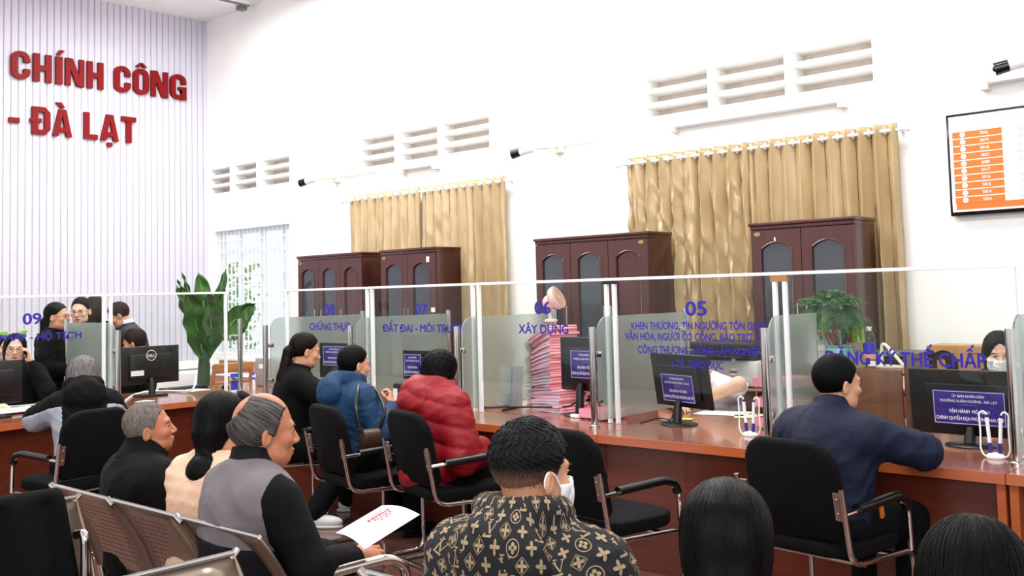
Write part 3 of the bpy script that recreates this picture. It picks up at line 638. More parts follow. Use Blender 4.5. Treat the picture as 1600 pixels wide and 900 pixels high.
# ================================================================ monitors (screen looks along local +Y, we see the back)
SIGN = [('ỦY BAN NHÂN DÂN', 0.80, 0.075, 0.44), ('PHƯỜNG XUÂN HƯƠNG - ĐÀ LẠT', 0.655, 0.075, 0.78), ('~~~~~', 0.57, 0.03, 0.22), ('VẬN HÀNH  MÔ HÌNH', 0.35, 0.10, 0.55), ('CHÍNH QUYỀN ĐỊA PHƯƠNG HAI CẤP', 0.14, 0.10, 0.93)]
def monitor(loc, rz, W, H_, label, zc, tilt=0.0, sign=None, base='round', logo=False, stand=True, sticker=None):
    t = thing('computer_monitor', label, 'monitor', loc, rz)
    b = MB(); b.box((0, 0, 0), (W, 0.022, H_), None, 0.006); b.box((0, -0.018, -0.01), (W*0.72, 0.03, H_*0.66), None, 0.012)
    R_ = Matrix.Translation((0, 0, zc)) @ Matrix.Rotation(tilt, 4, 'X'); b.bm.transform(R_); s = obj('housing', b, M['black_plastic'], t)
    sc = MB().box((0, 0.012, 0.004), (W-0.024, 0.003, H_-0.03)); sc.bm.transform(R_); obj('screen', sc, M['black_gloss'], t)
    if stand:
        nk = MB().tube([(0, -0.024, zc-H_*0.36), (0, -0.034, zc-H_*0.46), (0, -0.045, 0.012)], [0.02, 0.026, 0.03], 14, flat=1.0); obj('stand_neck', nk, M['black_plastic'], t)
        bs = MB()
        if base == 'round': bs.lathe([(0.0, 0), (0.125, 0), (0.125, 0.006), (0.115, 0.012), (0.0, 0.015)], (0, -0.03, 0), seg=36, sy=0.85)
        else: bs.box((0, -0.02, 0.009), (0.25, 0.17, 0.018), None, 0.007)
        obj('stand_base', bs, M['black_plastic'], t)
    if sign:
        sx, sz, sw, sh = sign; yb = -0.036
        p = MB().box((sx, yb, sz), (sw, 0.004, sh), None, 0.0015); p.bm.transform(R_); pl = obj('sign_plate', p, M['sign_blue'], t)
        bd = MB(); y2 = yb-0.0024
        for (a, c_, d, e) in ((-1, 0, 0.0022, sh-0.012), (1, 0, 0.0022, sh-0.012), (0, -1, sw-0.012, 0.0022), (0, 1, sw-0.012, 0.0022)): bd.box((sx+a*(sw/2-0.006), y2, sz+c_*(sh/2-0.006)), (d, 0.0006, e))
        bd.bm.transform(R_); obj('sign_border', bd, M['sign_white'], pl)
        o = lettering('sign_lettering', [(a, sx, sz-sh/2+b_*sh, c_*sh, d*sw) for (a, b_, c_, d) in SIGN], M['sign_white'], None, Vector((0, y2, 0)), XA, Z, bold=0.02, extrude=0.0005, align='C')
        o.parent = pl; o.data.transform(R_)
    if logo:
        lg = MB().tube([(0.045*math.cos(a), -0.0345, 0.085+0.045*math.sin(a)) for a in [2*math.pi*i/28 for i in range(28)]], 0.0028, 6, True); lg.bm.transform(R_); r_ = obj('logo', lg, M['sign_white'], t)
        o = lettering('logo_lettering', [('DELL', 0, 0.07, 0.026, 0.07)], M['sign_white'], None, Vector((0, -0.0335, 0)), XA, Z, bold=0.02, extrude=0.001, align='C'); o.parent = r_; o.data.transform(R_)
    for (a, c_, d, e) in (sticker or []):
        k = MB().box((a, -0.0345, c_), (d, 0.002, e)); k.bm.transform(R_); obj('paper_label', k, M['paper'], t)
    return t
q = PZ(1060, 664, 0.75)
MON5 = monitor(Vector((q.x, q.y+0.05, 0.75)), math.radians(-17), 0.52, 0.33, 'black monitor with purple sign on the counter of booth 05', 0.265, math.radians(8), (0.0, -0.04, 0.30, 0.175))
q = PZ(1518, 697, 0.75)
MON4 = monitor(Vector((q.x, q.y+0.03, 0.75)), math.radians(-3), 0.62, 0.335, 'wide black monitor with purple sign in front of the masked clerk', 0.213, math.radians(4), (0.0, -0.02, 0.36, 0.175))
q = PY(912, 611, 5.35)
monitor(Vector((q.x, 5.35, 0.75)), math.radians(-5), 0.40, 0.36, 'black monitor right of the pink folder stack', 0.34, 0.0, (0.06, 0.0, 0.28, 0.19))
q = PY(652, 600, 5.22)
monitor(Vector((q.x, 5.22, 0.75)), math.radians(2), 0.29, 0.22, 'small black monitor with purple sign behind the woman in red', 0.30, 0.0, (-0.01, 0.0, 0.19, 0.17))
q = PY(528, 600, 5.40)
monitor(Vector((q.x, 5.40, 0.75)), math.radians(2), 0.46, 0.30, 'black monitor with purple sign beside the woman in black', 0.29, 0.0, (0.0, 0.04, 0.30, 0.17))
q = PX(237, 612, -8.45)
monitor(Vector((-8.45, q.y-0.02, 0.75)), math.radians(90), 0.56, 0.33, 'large black monitor with round white logo on the corner counter', 0.275, 0.0, None, 'rect', True, True, [(-0.13, -0.065, 0.12, 0.045)])
q = PX(-30, 640, -8.1)
monitor(Vector((-7.95, q.y, 0.75)), math.radians(96), 0.50, 0.32, 'dark monitor cut by the left edge in front of the woman phoning', 0.26, 0.0, None, 'rect')
# black printer under the small sign monitor at booth 07
t = thing('black_printer', 'black box printer with white label below the small monitor at booth 07', 'printer', PY(648, 604, 5.1)*1.0); t.location = Vector((t.location.x, 5.07, 0.75)); t.matrix_basis = Matrix.Translation(t.location)
obj('housing', MB().box((0, 0, 0.09), (0.25, 0.16, 0.178), None, 0.012), M['black_plastic'], t); obj('paper_label', MB().bx(-0.115, -0.07, -0.083, -0.0795, 0.05, 0.14), M['paper'], t); obj('output_slot', MB().bx(-0.04, 0.1, -0.082, -0.079, 0.05, 0.075), M['black_gloss'], t)
# ================================================================ visitor chairs
def rrect(w, h, r, n=6, top_only=False, rb=None):
    rb = r if rb is None else rb; out = []
    for (cx, cz, r_, a0) in ((w/2-r, h-r, r, 0), (-w/2+r, h-r, r, 90), (-w/2+rb, rb, rb, 180), (w/2-rb, rb, rb, 270)):
        for k in range(n+1):
            a = math.radians(a0+90*k/n); out.append((cx+r_*math.cos(a), cz+r_*math.sin(a)))
    return out
def pillow_prism(mb, outline, th, place, bev=0.014):
    """cushion: outline (u,v) inset at both faces for a rounded rim; place(u,v,w)->point"""
    cu = sum(p[0] for p in outline)/len(outline); cv = sum(p[1] for p in outline)/len(outline)
    prof = [(-th/2, bev*1.1), (-th/2+bev*0.35, bev*0.35), (-th/2+bev, 0), (th/2-bev, 0), (th/2-bev*0.35, bev*0.35), (th/2, bev*1.1)]
    rings = []
    for (w_, ins) in prof:
        ring = []
        for (u, v) in outline:
            d = math.hypot(u-cu, v-cv); k = (d-ins)/d; ring.append(mb.bm.verts.new(place(cu+(u-cu)*k, cv+(v-cv)*k, w_)))
        rings.append(ring)
    n = len(outline)
    for A, B in zip(rings, rings[1:]):
        for i in range(n): mb.bm.faces.new((A[i], A[(i+1) % n], B[(i+1) % n], B[i]))
    for ring, flip, w_ in ((rings[0], True, -th/2), (rings[-1], False, th/2)):
        c = mb.bm.verts.new(place(cu, cv, w_*1.12))
        for i in range(n): mb.bm.faces.new((ring[i], ring[(i+1) % n], c) if not flip else (ring[(i+1) % n], ring[i], c))
    return mb
def make_chair(label, loc, rz):
    t = thing('visitor_chair', label, 'chair', loc, rz, None)
    st = MB(); pillow_prism(st, rrect(0.47, 0.48, 0.10, 6), 0.065, lambda u, v, w_: Vector((u, v-0.235, 0.445+w_+0.02*((v-0.24)/0.24)**2 - 0.01*math.cos(u*6)))); obj('seat', st, M['black_fabric'], t, angle=60)
    la = math.radians(12)
    def pb(u, v, w_): return Vector((u, -0.225 - v*math.sin(la) - w_*math.cos(la) - 0.05*(u/0.24)**2*-1*0.5, 0.50 + v*math.cos(la) - w_*math.sin(la)))
    bk = MB(); pillow_prism(bk, rrect(0.47, 0.43, 0.13, 8, rb=0.06), 0.055, pb, 0.02); obj('backrest', bk, M['black_fabric'], t, angle=60)
    for s in (-1, 1):
        x = s*0.265
        path = fillet([(x, -0.305, 0.74), (x, -0.245, 0.415), (x, 0.24, 0.40), (x, 0.245, 0.012), (x, -0.20, 0.012)], 0.075, 8)
        fr = MB().tube(path, 0.0125, 12); obj('side_frame', fr, M['chrome'], t)
        arm = fillet([(x, -0.285, 0.63), (x, 0.12, 0.645), (x, 0.215, 0.60), (x, 0.225, 0.40)], 0.06, 6)
        obj('arm_tube', MB().tube(arm, 0.0115, 10), M['chrome'], t)
        pad = fillet([(x, -0.19, 0.642), (x, 0.12, 0.652), (x, 0.19, 0.63), (x, 0.21, 0.585)], 0.05, 6); obj('armrest', MB().tube(pad, 0.021, 12, flat=1.15), M['black_pad'], t)
        br = MB().box((s*0.245, -0.283, 0.66), (0.055, 0.012, 0.12), (math.radians(10), 0, 0), 0.004); 
        for z in (0.63, 0.69): br.ball((s*0.235, -0.292-(z-0.66)*0.17, z), (0.007, 0.004, 0.007), 10)
        obj('bracket', br, mat('bronze_steel', (150, 132, 118), 0.3, 0.8, var=0.05), t)
    for (yy, zz_) in ((-0.2, 0.012), (0.1, 0.402), (-0.15, 0.405)): obj('cross_tube', MB().cyl((-0.265, yy, zz_), (0.265, yy, zz_), 0.0115, seg=12), M['chrome'], t)
    return t
G_CH = 'black visitor chairs along the counters'
CH_NAVY = make_chair('black chair with chrome arms under the navy jacketed man', (-2.06, 4.33, 0), math.radians(-8)); CH_NAVY['group'] = G_CH
CH_EMPTY = dup(CH_NAVY, (-3.09, 4.07, 0), math.radians(-10), 'empty black chair with chrome arms facing booth 06 and 05', G_CH)
CH_RED = dup(CH_NAVY, (-4.33, 4.17, 0), math.radians(-14), 'black chair with chrome arms under the woman in red', G_CH)
CH_BLUE = dup(CH_NAVY, (-5.03, 4.12, 0), math.radians(-13), 'black chair with chrome arms under the woman in blue', G_CH)
CH_BLACK = dup(CH_NAVY, (-6.22, 4.34, 0), math.radians(-25), 'black chair with chrome arms under the woman in black', G_CH)
CH_ELDER = dup(CH_NAVY, (-6.52, 2.90, 0), math.radians(98), 'black chair behind the grey haired elder at booth nine', G_CH)
# ================================================================ steel waiting benches
def bench(n, label, loc, rz, arms=(1, 1)):
    t = thing('waiting_bench', label, 'bench', loc, rz); p = 0.51
    obj('beam', MB().box((n*p/2, 0.36, 0.33), (n*p, 0.06, 0.05), None, 0.005), M['steel'], t)
    for i in range(n):
        x0 = i*p+0.012; W = p-0.028
        def fb(u, v, x0=x0, W=W):   # v 0 bottom .. 1 top
            return Vector((x0+W*u, 0.185*(1-v)**1.0+0.025*math.sin(math.pi*v), 0.46+0.36*v))
        b = MB().grid(fb, 4, 10, uvfn=lambda u, v: (u*0.48, v*0.38)); bo = obj('backrest', b, M['perf'], t, solid=0.0015)
        rim = MB().tube([fb(0, k/10) for k in range(11)]+[fb(1, 1-k/10) for k in range(11)], 0.0075, 8); obj('back_frame', rim, mat('bronze_steel', (150, 132, 118), 0.3, 0.8), bo)
        obj('top_edge', MB().tube([fb(0, 1)+Vector((-0.002, 0, 0.004)), fb(1, 1)+Vector((0.002, 0, 0.004))], 0.008, 8), M['chrome'], bo)
        def fs(u, v, x0=x0, W=W): return Vector((x0+W*u, 0.19+0.40*v, 0.46-0.055*math.sin(min(1, v*1.6)*math.pi/2)+0.03*max(0, v-0.6)))
        sp = MB().grid(fs, 4, 10, uvfn=lambda u, v: (u*0.48, v*0.38)); obj('seat_pan', sp, M['perf'], t, solid=0.0015)
        obj('hinge_bracket', MB().tube([fb(0.02, 0.96)+Vector((0, -0.012, 0)), fb(0.02, 0.99)+Vector((-0.03, -0.012, 0.012))], 0.012, 10), M['chrome'], bo)
    for i, x in enumerate((0.0, n*p)):
        s = -1 if i == 0 else 1
        if arms[i]: obj('armrest', MB().tube(fillet([(x+s*0.012, 0.22, 0.40), (x+s*0.012, 0.17, 0.66), (x+s*0.012, 0.52, 0.655), (x+s*0.012, 0.60, 0.60), (x+s*0.012, 0.54, 0.36)], 0.07, 8), 0.019, 14), M['chrome'], t)
        xx = x + (0.12 if i == 0 else -0.12)
        obj('leg', MB().tube(fillet([(xx, 0.36, 0.32), (xx, 0.36, 0.09), (xx, 0.08, 0.025)], 0.08, 6), 0.022, 12).tube([(xx, 0.36, 0.12), (xx, 0.40, 0.08), (xx, 0.62, 0.025)], 0.02, 12).ball((xx, 0.08, 0.014), (0.03, 0.03, 0.014), 12).ball((xx, 0.62, 0.014), (0.03, 0.03, 0.014), 12), M['chrome'], t)
    return t
bench(3, 'three seat perforated steel bench under the two old men', (-4.32, 1.85, 0), 0.0)
bench(4, 'steel bench under the man in the patterned hoodie', (-2.22, 1.80, 0), 0.0)
BL = bench(2, 'steel bench at the bottom left with a black coat over its back', (-3.98, 1.80, 0), math.radians(-90), (0, 0))
q = PY(130, 832, 1.72)
wobj('arm_post', MB().tube(fillet([(q.x-0.05, 1.72, q.z-0.015), (q.x+0.02, 1.72, q.z), (q.x+0.02, 1.72, 0.30), (q.x-0.1, 1.6, 0.30)], 0.04, 6), 0.019, 14), M['chrome'], BL)
bench(2, 'steel bench end in the lower left just behind the grey vest man', (-2.70, 1.70, 0), math.radians(-90), (0, 0))
def coat():
    t = thing('draped_coat', 'black coat draped over the bench back at the bottom left', 'coat', (-3.98, 1.35, 0.45))
    def fn(u, v):
        y = -0.40+0.76*u; a = v*1.9                      # over the top edge and down both sides
        r = 0.03; sag = 0.012*math.sin(y*38)+0.008*math.sin(y*71+2)
        if a < 0.9: z = 0.40-(0.9-a)*0.42; x = 0.045+0.165*(0.9-a)*0.42/0.38+sag+0.02
        elif a < 1.1: k = (a-0.9)/0.2*math.pi; x = 0.012+0.052*math.cos(k); z = 0.40+0.022*math.sin(k)
        else: z = 0.40-(a-1.1)*0.42; x = -0.045+sag*0.6+0.09*(a-1.1)
        return Vector((x, y, z))
    obj('cloth', MB().grid(fn, 40, 44), mat('black_wool', (9, 9, 11), 0.95, var=0.25, vscale=30, bump=0.2, bscale=120, spec=0.1), t, angle=180, solid=0.006)
coat()
# ================================================================ things on the counters
def sheet(name, label, c, w, h, rz, mt, z=0.7515, th=0.0015, parent=None, curl=0.0):
    t = MB().grid(lambda u, v: Vector(((u-0.5)*w, (v-0.5)*h, curl*(u-0.5)**2)), 8, 6); o = obj(name, t, mt, None, solid=th)
    o.matrix_basis = Matrix.Translation((c[0], c[1], z+th)) @ Matrix.Rotation(rz, 4, 'Z'); return tag(o, label, name.split('_')[-1] if name != 'sticky_note' else 'note')
def pen_stand(p, label):
    t = thing('pen_stand', label, 'pen stand', (p.x, p.y, 0.7505))
    obj('base', MB().lathe([(0.0, 0), (0.042, 0), (0.045, 0.008), (0.03, 0.022), (0.0, 0.028)], seg=28, sy=0.8), M['white_plastic'], t)
    for s in (-1, 1):
        b = Vector((s*0.02, 0.0, 0.02)); tp = Vector((s*0.032, 0.0, 0.2)); d = (tp-b)
        pn = obj('pen', MB().cyl(b+d*0.28, b+d*0.93, 0.0085, seg=12), M['white_plastic'], t)
        obj('pen_grip', MB().cyl(b-d*0.02, b+d*0.28, 0.0095, seg=12).cyl(b+d*0.93, tp, 0.006, 0.008, seg=12), M['sign_blue'], pn)
        cord = [tp, tp+Vector((s*0.012, 0, 0.018)), tp+Vector((s*0.034, 0, 0.006)), Vector((s*0.062, 0, 0.12)), Vector((s*0.066, 0, 0.04)), Vector((s*0.052, 0, 0.008)), Vector((s*0.03, 0.01, 0.006))]
        obj('cord', MB().tube(fillet(cord, 0.03, 5), 0.0042, 8), M['white_plastic'], t)
pen_stand(PZ(1172, 681, 0.75), 'white pen stand with two tethered pens on the counter of booth 05')
pen_stand(PZ(1556, 716, 0.75), 'white pen stand with two tethered pens before the wide monitor')
def cable(pts, label, mt, r=0.004):
    o = obj('cable', MB().tube(fillet(pts, 0.12, 6), r, 8), mt); return tag(o, label, 'cable')
a = PZ(785, 641, .756); b = PZ(820, 634, .756); c = PZ(868, 618, .756)
e = PY(914, 592, 5.33)
cable([a, b, Vector((c.x, 5.25, 0.756)), Vector((e.x-0.12, 5.33, 0.80)), Vector((e.x, 5.33, 0.90))], 'black monitor cable lying across the counter of booth 06', M['black_plastic'], 0.006)
a = PZ(1000, 661, .755); b = PZ(1030, 652, .755)
cable([a, b, Vector((MON5.location.x-0.06, MON5.location.y-0.03, 0.77)), Vector((MON5.location.x-0.03, MON5.location.y-0.03, 0.88))], 'black cable beside the foot of the booth 05 monitor', M['black_plastic'], 0.004)
a = PZ(196, 626, .756); b = PZ(208, 617, .756); c = PZ(232, 611, .756)
cable([a, b, c, Vector((-8.32, c.y+0.15, 0.77)), Vector((-8.36, c.y+0.2, 0.9))], 'white plug cable in front of the large logo monitor', M['white_plastic'], 0.009)
p = PZ(1130, 646, .75); sheet('paper', 'white sheets under the bare arm at booth 05', p, 0.34, 0.24, 0.2, M['paper'])
p = PZ(1182, 651, .75); sheet('paper', 'cream sheet beside the pink letter trays', p, 0.28, 0.16, 0.5, M['cream_paper'])
p = PZ(1073, 656, .75); sheet('sticky_note', 'yellow sticky note at the foot of the booth 05 monitor', p, 0.075, 0.075, 0.3, M['yellow_paper'], th=0.004)
p = PZ(901, 653, .75); o = obj('eraser_block', MB().box((0, 0, 0.012), (0.085, 0.03, 0.022), None, 0.004), M['white_plastic']); o.matrix_basis = Matrix.Translation((p.x, p.y, 0.7505)); tag(o, 'small white block beside the chrome post of booth 06', 'eraser')
p = PZ(287, 610, .75); sheet('paper', 'white sheet on the corner counter by the oak chair', p, 0.42, 0.30, 0.1, M['paper'])
p = PZ(226, 628, .75); sheet('paper', 'small white slip before the large logo monitor', p, 0.1, 0.14, 0.4, M['paper'], th=0.004)
for k, (x, y, z, w_, h_, r_) in enumerate(((20, 645, .7505, 0.3, 0.42, 0.1), (34, 634, .7505, 0.28, 0.4, -0.3), (12, 632, .757, 0.21, 0.3, 0.35))):
    p = PZ(x, y, .75); sheet('paper', ['topmost clear edged paper pile at the left counter edge', 'loose white papers beside the yellow note on the left counter', 'white sheet under the dark monitor at the left edge'][k], p, w_, h_, r_, M['paper'], z=z, th=0.012 if k == 0 else 0.004, curl=0.03)
p = PZ(41, 630, .75); sheet('sticky_note', 'yellow note lying on the papers of the left counter', p, 0.07, 0.09, 0.2, M['cream_paper'], z=0.766, th=0.012)
t = thing('keyboard', 'black keyboard behind the large logo monitor', 'keyboard', PZ(252, 613, .75)); t.matrix_basis = Matrix.Translation((t.location.x-0.05, t.location.y+0.25, 0.751)) @ Matrix.Rotation(math.radians(90), 4, 'Z')
obj('case', MB().box((0, 0, 0.011), (0.44, 0.14, 0.02), None, 0.005), M['black_plastic'], t)
kb = MB()
for i in range(14):
    for j in range(5): kb.box((-0.2+i*0.0305, -0.05+j*0.026, 0.024), (0.025, 0.02, 0.008), None, 0.002)
obj('keys', kb, M['black_gloss'], t)
def small(nm, label, cat, p, parts):
    t = thing(nm, label, cat, p)
    for (pn, mb, mt) in parts: obj(pn, mb, mt, t)
    return t
p = PZ(352, 607, .75); small('computer_mouse', 'black mouse on the corner counter left of the blue cup', 'mouse', (p.x, p.y, .7505), [('shell', MB().ball((0, 0, 0.012), (0.05, 0.032, 0.026), 18), M['black_gloss']), ('wheel', MB().ball((0.02, 0, 0.034), (0.008, 0.004, 0.006), 8), M['grey_plastic'])])
p = PZ(371, 612, .75); small('pen_cup', 'blue pen cup standing beside the slim chrome post', 'cup', (p.x-0.05, p.y, .7505), [('cup', MB().lathe([(0.03, 0), (0.034, 0.16), (0.03, 0.16), (0.027, 0.01)], seg=22), mat('blue_plastic', (50, 70, 190), 0.4, var=0.03)), ('base_rim', MB().lathe([(0, 0), (0.036, 0), (0.036, 0.012), (0.03, 0.014)], seg=22), M['white_plastic'])])
p = PZ(389, 611, .75); small('marker', 'white marker standing right of the slim chrome post', 'marker', (p.x, p.y+0.05, .7505), [('barrel', MB().cyl((0, 0, 0), (0.0, 0, 0.14), 0.012), M['white_plastic']), ('cap', MB().cyl((0, 0, 0.10), (0, 0, 0.17), 0.0135, 0.009), mat('blue_cap', (70, 90, 200), 0.4, var=0.03))])
p = PZ(404, 606, .75); small('file_box', 'grey beige file box at the inner corner of the counters', 'box', (p.x-0.1, p.y+0.15, .7505), [('body', MB().bx(-0.11, 0.11, -0.05, 0.05, 0, 0.27, 0.012), mat('grey_beige_board', (160, 152, 146), 0.6, var=0.04)), ('label_slot', MB().bx(-0.04, 0.04, -0.053, -0.049, 0.17, 0.21), M['paper'])])
p = PY(800, 640, 5.45); small('acrylic_stand', 'milky acrylic sheet stand left of the pink folders', 'stand', (p.x, 5.45, .7505), [('panel', MB().box((0, 0, 0.15), (0.22, 0.004, 0.29), (-0.08, 0, 0), 0.001), M['acrylic']), ('foot', MB().bx(-0.11, 0.11, -0.03, 0.05, 0, 0.004), M['acrylic']), ('pocket', MB().bx(-0.07, 0.07, -0.02, -0.016, 0.0, 0.1), M['acrylic'])])
# ---------------------------------------------------------------- pink folders in two stacks
def make_folder(label, loc, rz, seed, drop, group, th, w=0.34, d=0.25):
    """cover bent round a wad of papers: thick at the spine, drooping towards its open end"""
    r_ = random.Random(seed); t = thing('pink_folder', label, 'folder', loc, rz, group); w *= r_.uniform(0.93, 1.04); tw = r_.uniform(-0.012, 0.012); wob = r_.uniform(0.0, 6.0)
    def surf(zo, ins): return lambda u, v: Vector((-(w-ins)*u, (v-0.5)*(d-ins)+tw*u, zo*(1-0.45*u) - drop*u**1.35 + 0.004*math.sin(4*u+wob)*u))
    m = MB(); m.grid(surf(th, 0.0), 12, 2); m.grid(surf(0.0, 0.0), 12, 2); m.grid(lambda u, v: Vector((0.005*math.sin(math.pi*u), (v-0.5)*d, th*u)), 4, 2)
    obj('cover', m, M['pink'], t, solid=0.0016, recalc=False)
    pg = MB(); A = surf(th-0.002, 0.006); B = surf(0.002, 0.006); n = 12
    for f1 in (A, B): pg.grid(lambda u, v, f1=f1: f1(u, v), n, 2)
    pg.grid(lambda u, v: A(1, v)*u+B(1, v)*(1-u), 1, 2); pg.grid(lambda u, v: A(v, 0)*u+B(v, 0)*(1-u), 1, n); pg.grid(lambda u, v: A(v, 1)*u+B(v, 1)*(1-u), 1, n)
    obj('papers', pg, M['page'], t, angle=30)
    return t
px_, py_ = -4.72, 5.72; zz = 0.752; i = 0
while zz < 1.335:
    th = random.choice((0.014, 0.018, 0.022)); i += 1
    lab = 'topmost pink folder of the tall stack at booth 06' if zz > 1.312 else ('bottom pink folder of the tall stack at booth 06' if i == 1 else 'pink folder within the tall stack at booth 06')
    make_folder(lab, (px_+random.uniform(-0.012, 0.012), py_+random.uniform(-0.01, 0.01), zz), math.radians(-18+random.uniform(-4, 4)), i, 0.45*(zz-0.752)*0.55, 'pink folders in the tall stack', th)
    if zz > 1.312: break
    zz += th+0.002
zz = 0.752
while zz < 0.90:
    th = random.choice((0.014, 0.018, 0.022)); i += 1
    make_folder('topmost pink folder of the low front stack at booth 06' if zz > 0.882 else 'pink folder within the low front stack at booth 06', (-4.40+random.uniform(-0.02, 0.02), 5.42+random.uniform(-0.01, 0.01), zz), math.radians(-14+random.uniform(-5, 5)), i, 0.5*(zz-0.752)*0.5, 'pink folders in the low front stack', th)
    if zz > 0.882: break
    zz += th+0.002
# pink tray in front of the folders and monitor
def tray(loc, rz, label, tiers, w=0.28, d=0.22, gap=0.13):
    t = thing('letter_tray', label, 'letter tray', loc, rz)
    for k in range(tiers):
        z = 0.01+k*gap; b = MB(); b.bx(-w/2, w/2, -d/2, d/2, z, z+0.004); b.bx(-w/2, -w/2+0.004, -d/2, d/2, z, z+0.055); b.bx(w/2-0.004, w/2, -d/2, d/2, z, z+0.055); b.bx(-w/2, w/2, d/2-0.004, d/2, z, z+0.055); b.bx(-w/2, w/2, -d/2, -d/2+0.004, z, z+0.055)
        obj('tray', b, M['pink_plastic'], t)
    for sx in (-1, 1):
        for sy in (-1, 1):
            if tiers > 1: obj('support_rod', MB().cyl((sx*(w/2-0.012), sy*(d/2-0.012), 0), (sx*(w/2-0.012), sy*(d/2-0.012), 0.01+gap*(tiers-1)+0.05), 0.004, seg=8), M['steel'], t)
    return t
q = PZ(905, 645, .75); tray((-4.02, 5.25, 0.7505), math.radians(-6), 'low pink tray of papers behind the booth 06 post', 1, 0.24, 0.2)
q = PZ(1192, 672, .75); tray((q.x+0.05, q.y+0.16, 0.7505), math.radians(-4), 'three tier pink letter tray beside the booth 05 post', 3, 0.24, 0.24, 0.115)
def desk_fan():
    t = thing('desk_fan', 'small pale pink fan on top of the tall folder stack', 'fan', (-4.84, 5.75, 1.36))
    ax = Vector((0.80, 0.22, 0.42)).normalized(); c = Vector((0.03, 0, 0.17)); e = ax.orthogonal().normalized(); f = ax.cross(e)
    hs = MB(); hs.tube([c-ax*0.05, c-ax*0.045, c-ax*0.01, c+ax*0.02, c+ax*0.03], [0.02, 0.05, 0.085, 0.09, 0.088], 28); obj('housing', hs, M['pale_pink'], t)
    gr = MB()
    for r in (0.02, 0.04, 0.06, 0.078): gr.tube([c+ax*0.034+(e*math.cos(a)+f*math.sin(a))*r for a in [2*math.pi*k/28 for k in range(28)]], 0.0025, 5, True)
    for k in range(18):
        a = 2*math.pi*k/18; gr.tube([c+ax*0.034+(e*math.cos(a)+f*math.sin(a))*0.015, c+ax*0.032+(e*math.cos(a)+f*math.sin(a))*0.085], 0.002, 5)
    obj('grille', gr, mat('tan_grille', (190, 160, 140), 0.5, var=0.03), t)
    obj('motor_pod', MB().ball(c-ax*0.06, (0.05, 0.05, 0.055), 18), M['pale_pink'], t)
    obj('handle', MB().tube(fillet([(-0.02, 0, 0.0), (-0.03, 0.0, 0.07), c-ax*0.05], 0.04), 0.016, 12), M['grey_plastic'], t); obj('base', MB().lathe([(0, 0), (0.05, 0), (0.05, 0.012), (0.03, 0.02), (0, 0.022)], (-0.02, 0, 0), 24), M['pale_pink'], t)
desk_fan()
# ---------------------------------------------------------------- booth 04 desk organiser with plant and bottles
def organiser():
    t = thing('desk_organiser', 'brown wooden desk organiser carrying the fern and bottles', 'desk organiser', (-2.43, 5.62, 0.7505), 0)
    x0, x1 = -0.12, 0.24
    y1 = 0.36
    obj('back_board', MB().bx(-0.16, 0.23, -0.012, 0.006, 0, 0.345, 0.003), M['brown_board'], t)
    r = 0.09; pts = [(0.24, -0.0, 0.0), (0.24, 0.34, 0.0), (0.24, 0.34, 0.43-r)]+[(0.24, 0.34-r+r*math.cos(math.pi/2*k/8), 0.43-r+r*math.sin(math.pi/2*k/8)) for k in range(1, 9)]+[(0.24, -0.0, 0.43)]
    obj('side_board', MB().prism(pts, (0.018, 0, 0)), M['brown_board'], t, smooth=False)
    obj('shelf', MB().bx(-0.16, 0.24, 0.006, 0.34, 0.31, 0.328, 0.002), M['brown_board'], t)
    obj('inner_shelf', MB().bx(-0.16, 0.24, 0.006, 0.34, 0.02, 0.036, 0.002), M['brown_board'], t)
    for z in (0.05, 0.18, 0.31): obj('screw_cap', MB().ball((-0.14, -0.013, z), (0.006, 0.003, 0.006), 10), M['cream_paper'], t)
    return t
organiser(); ZS = 0.7505+0.3285; OX, OY = -2.43, 5.62
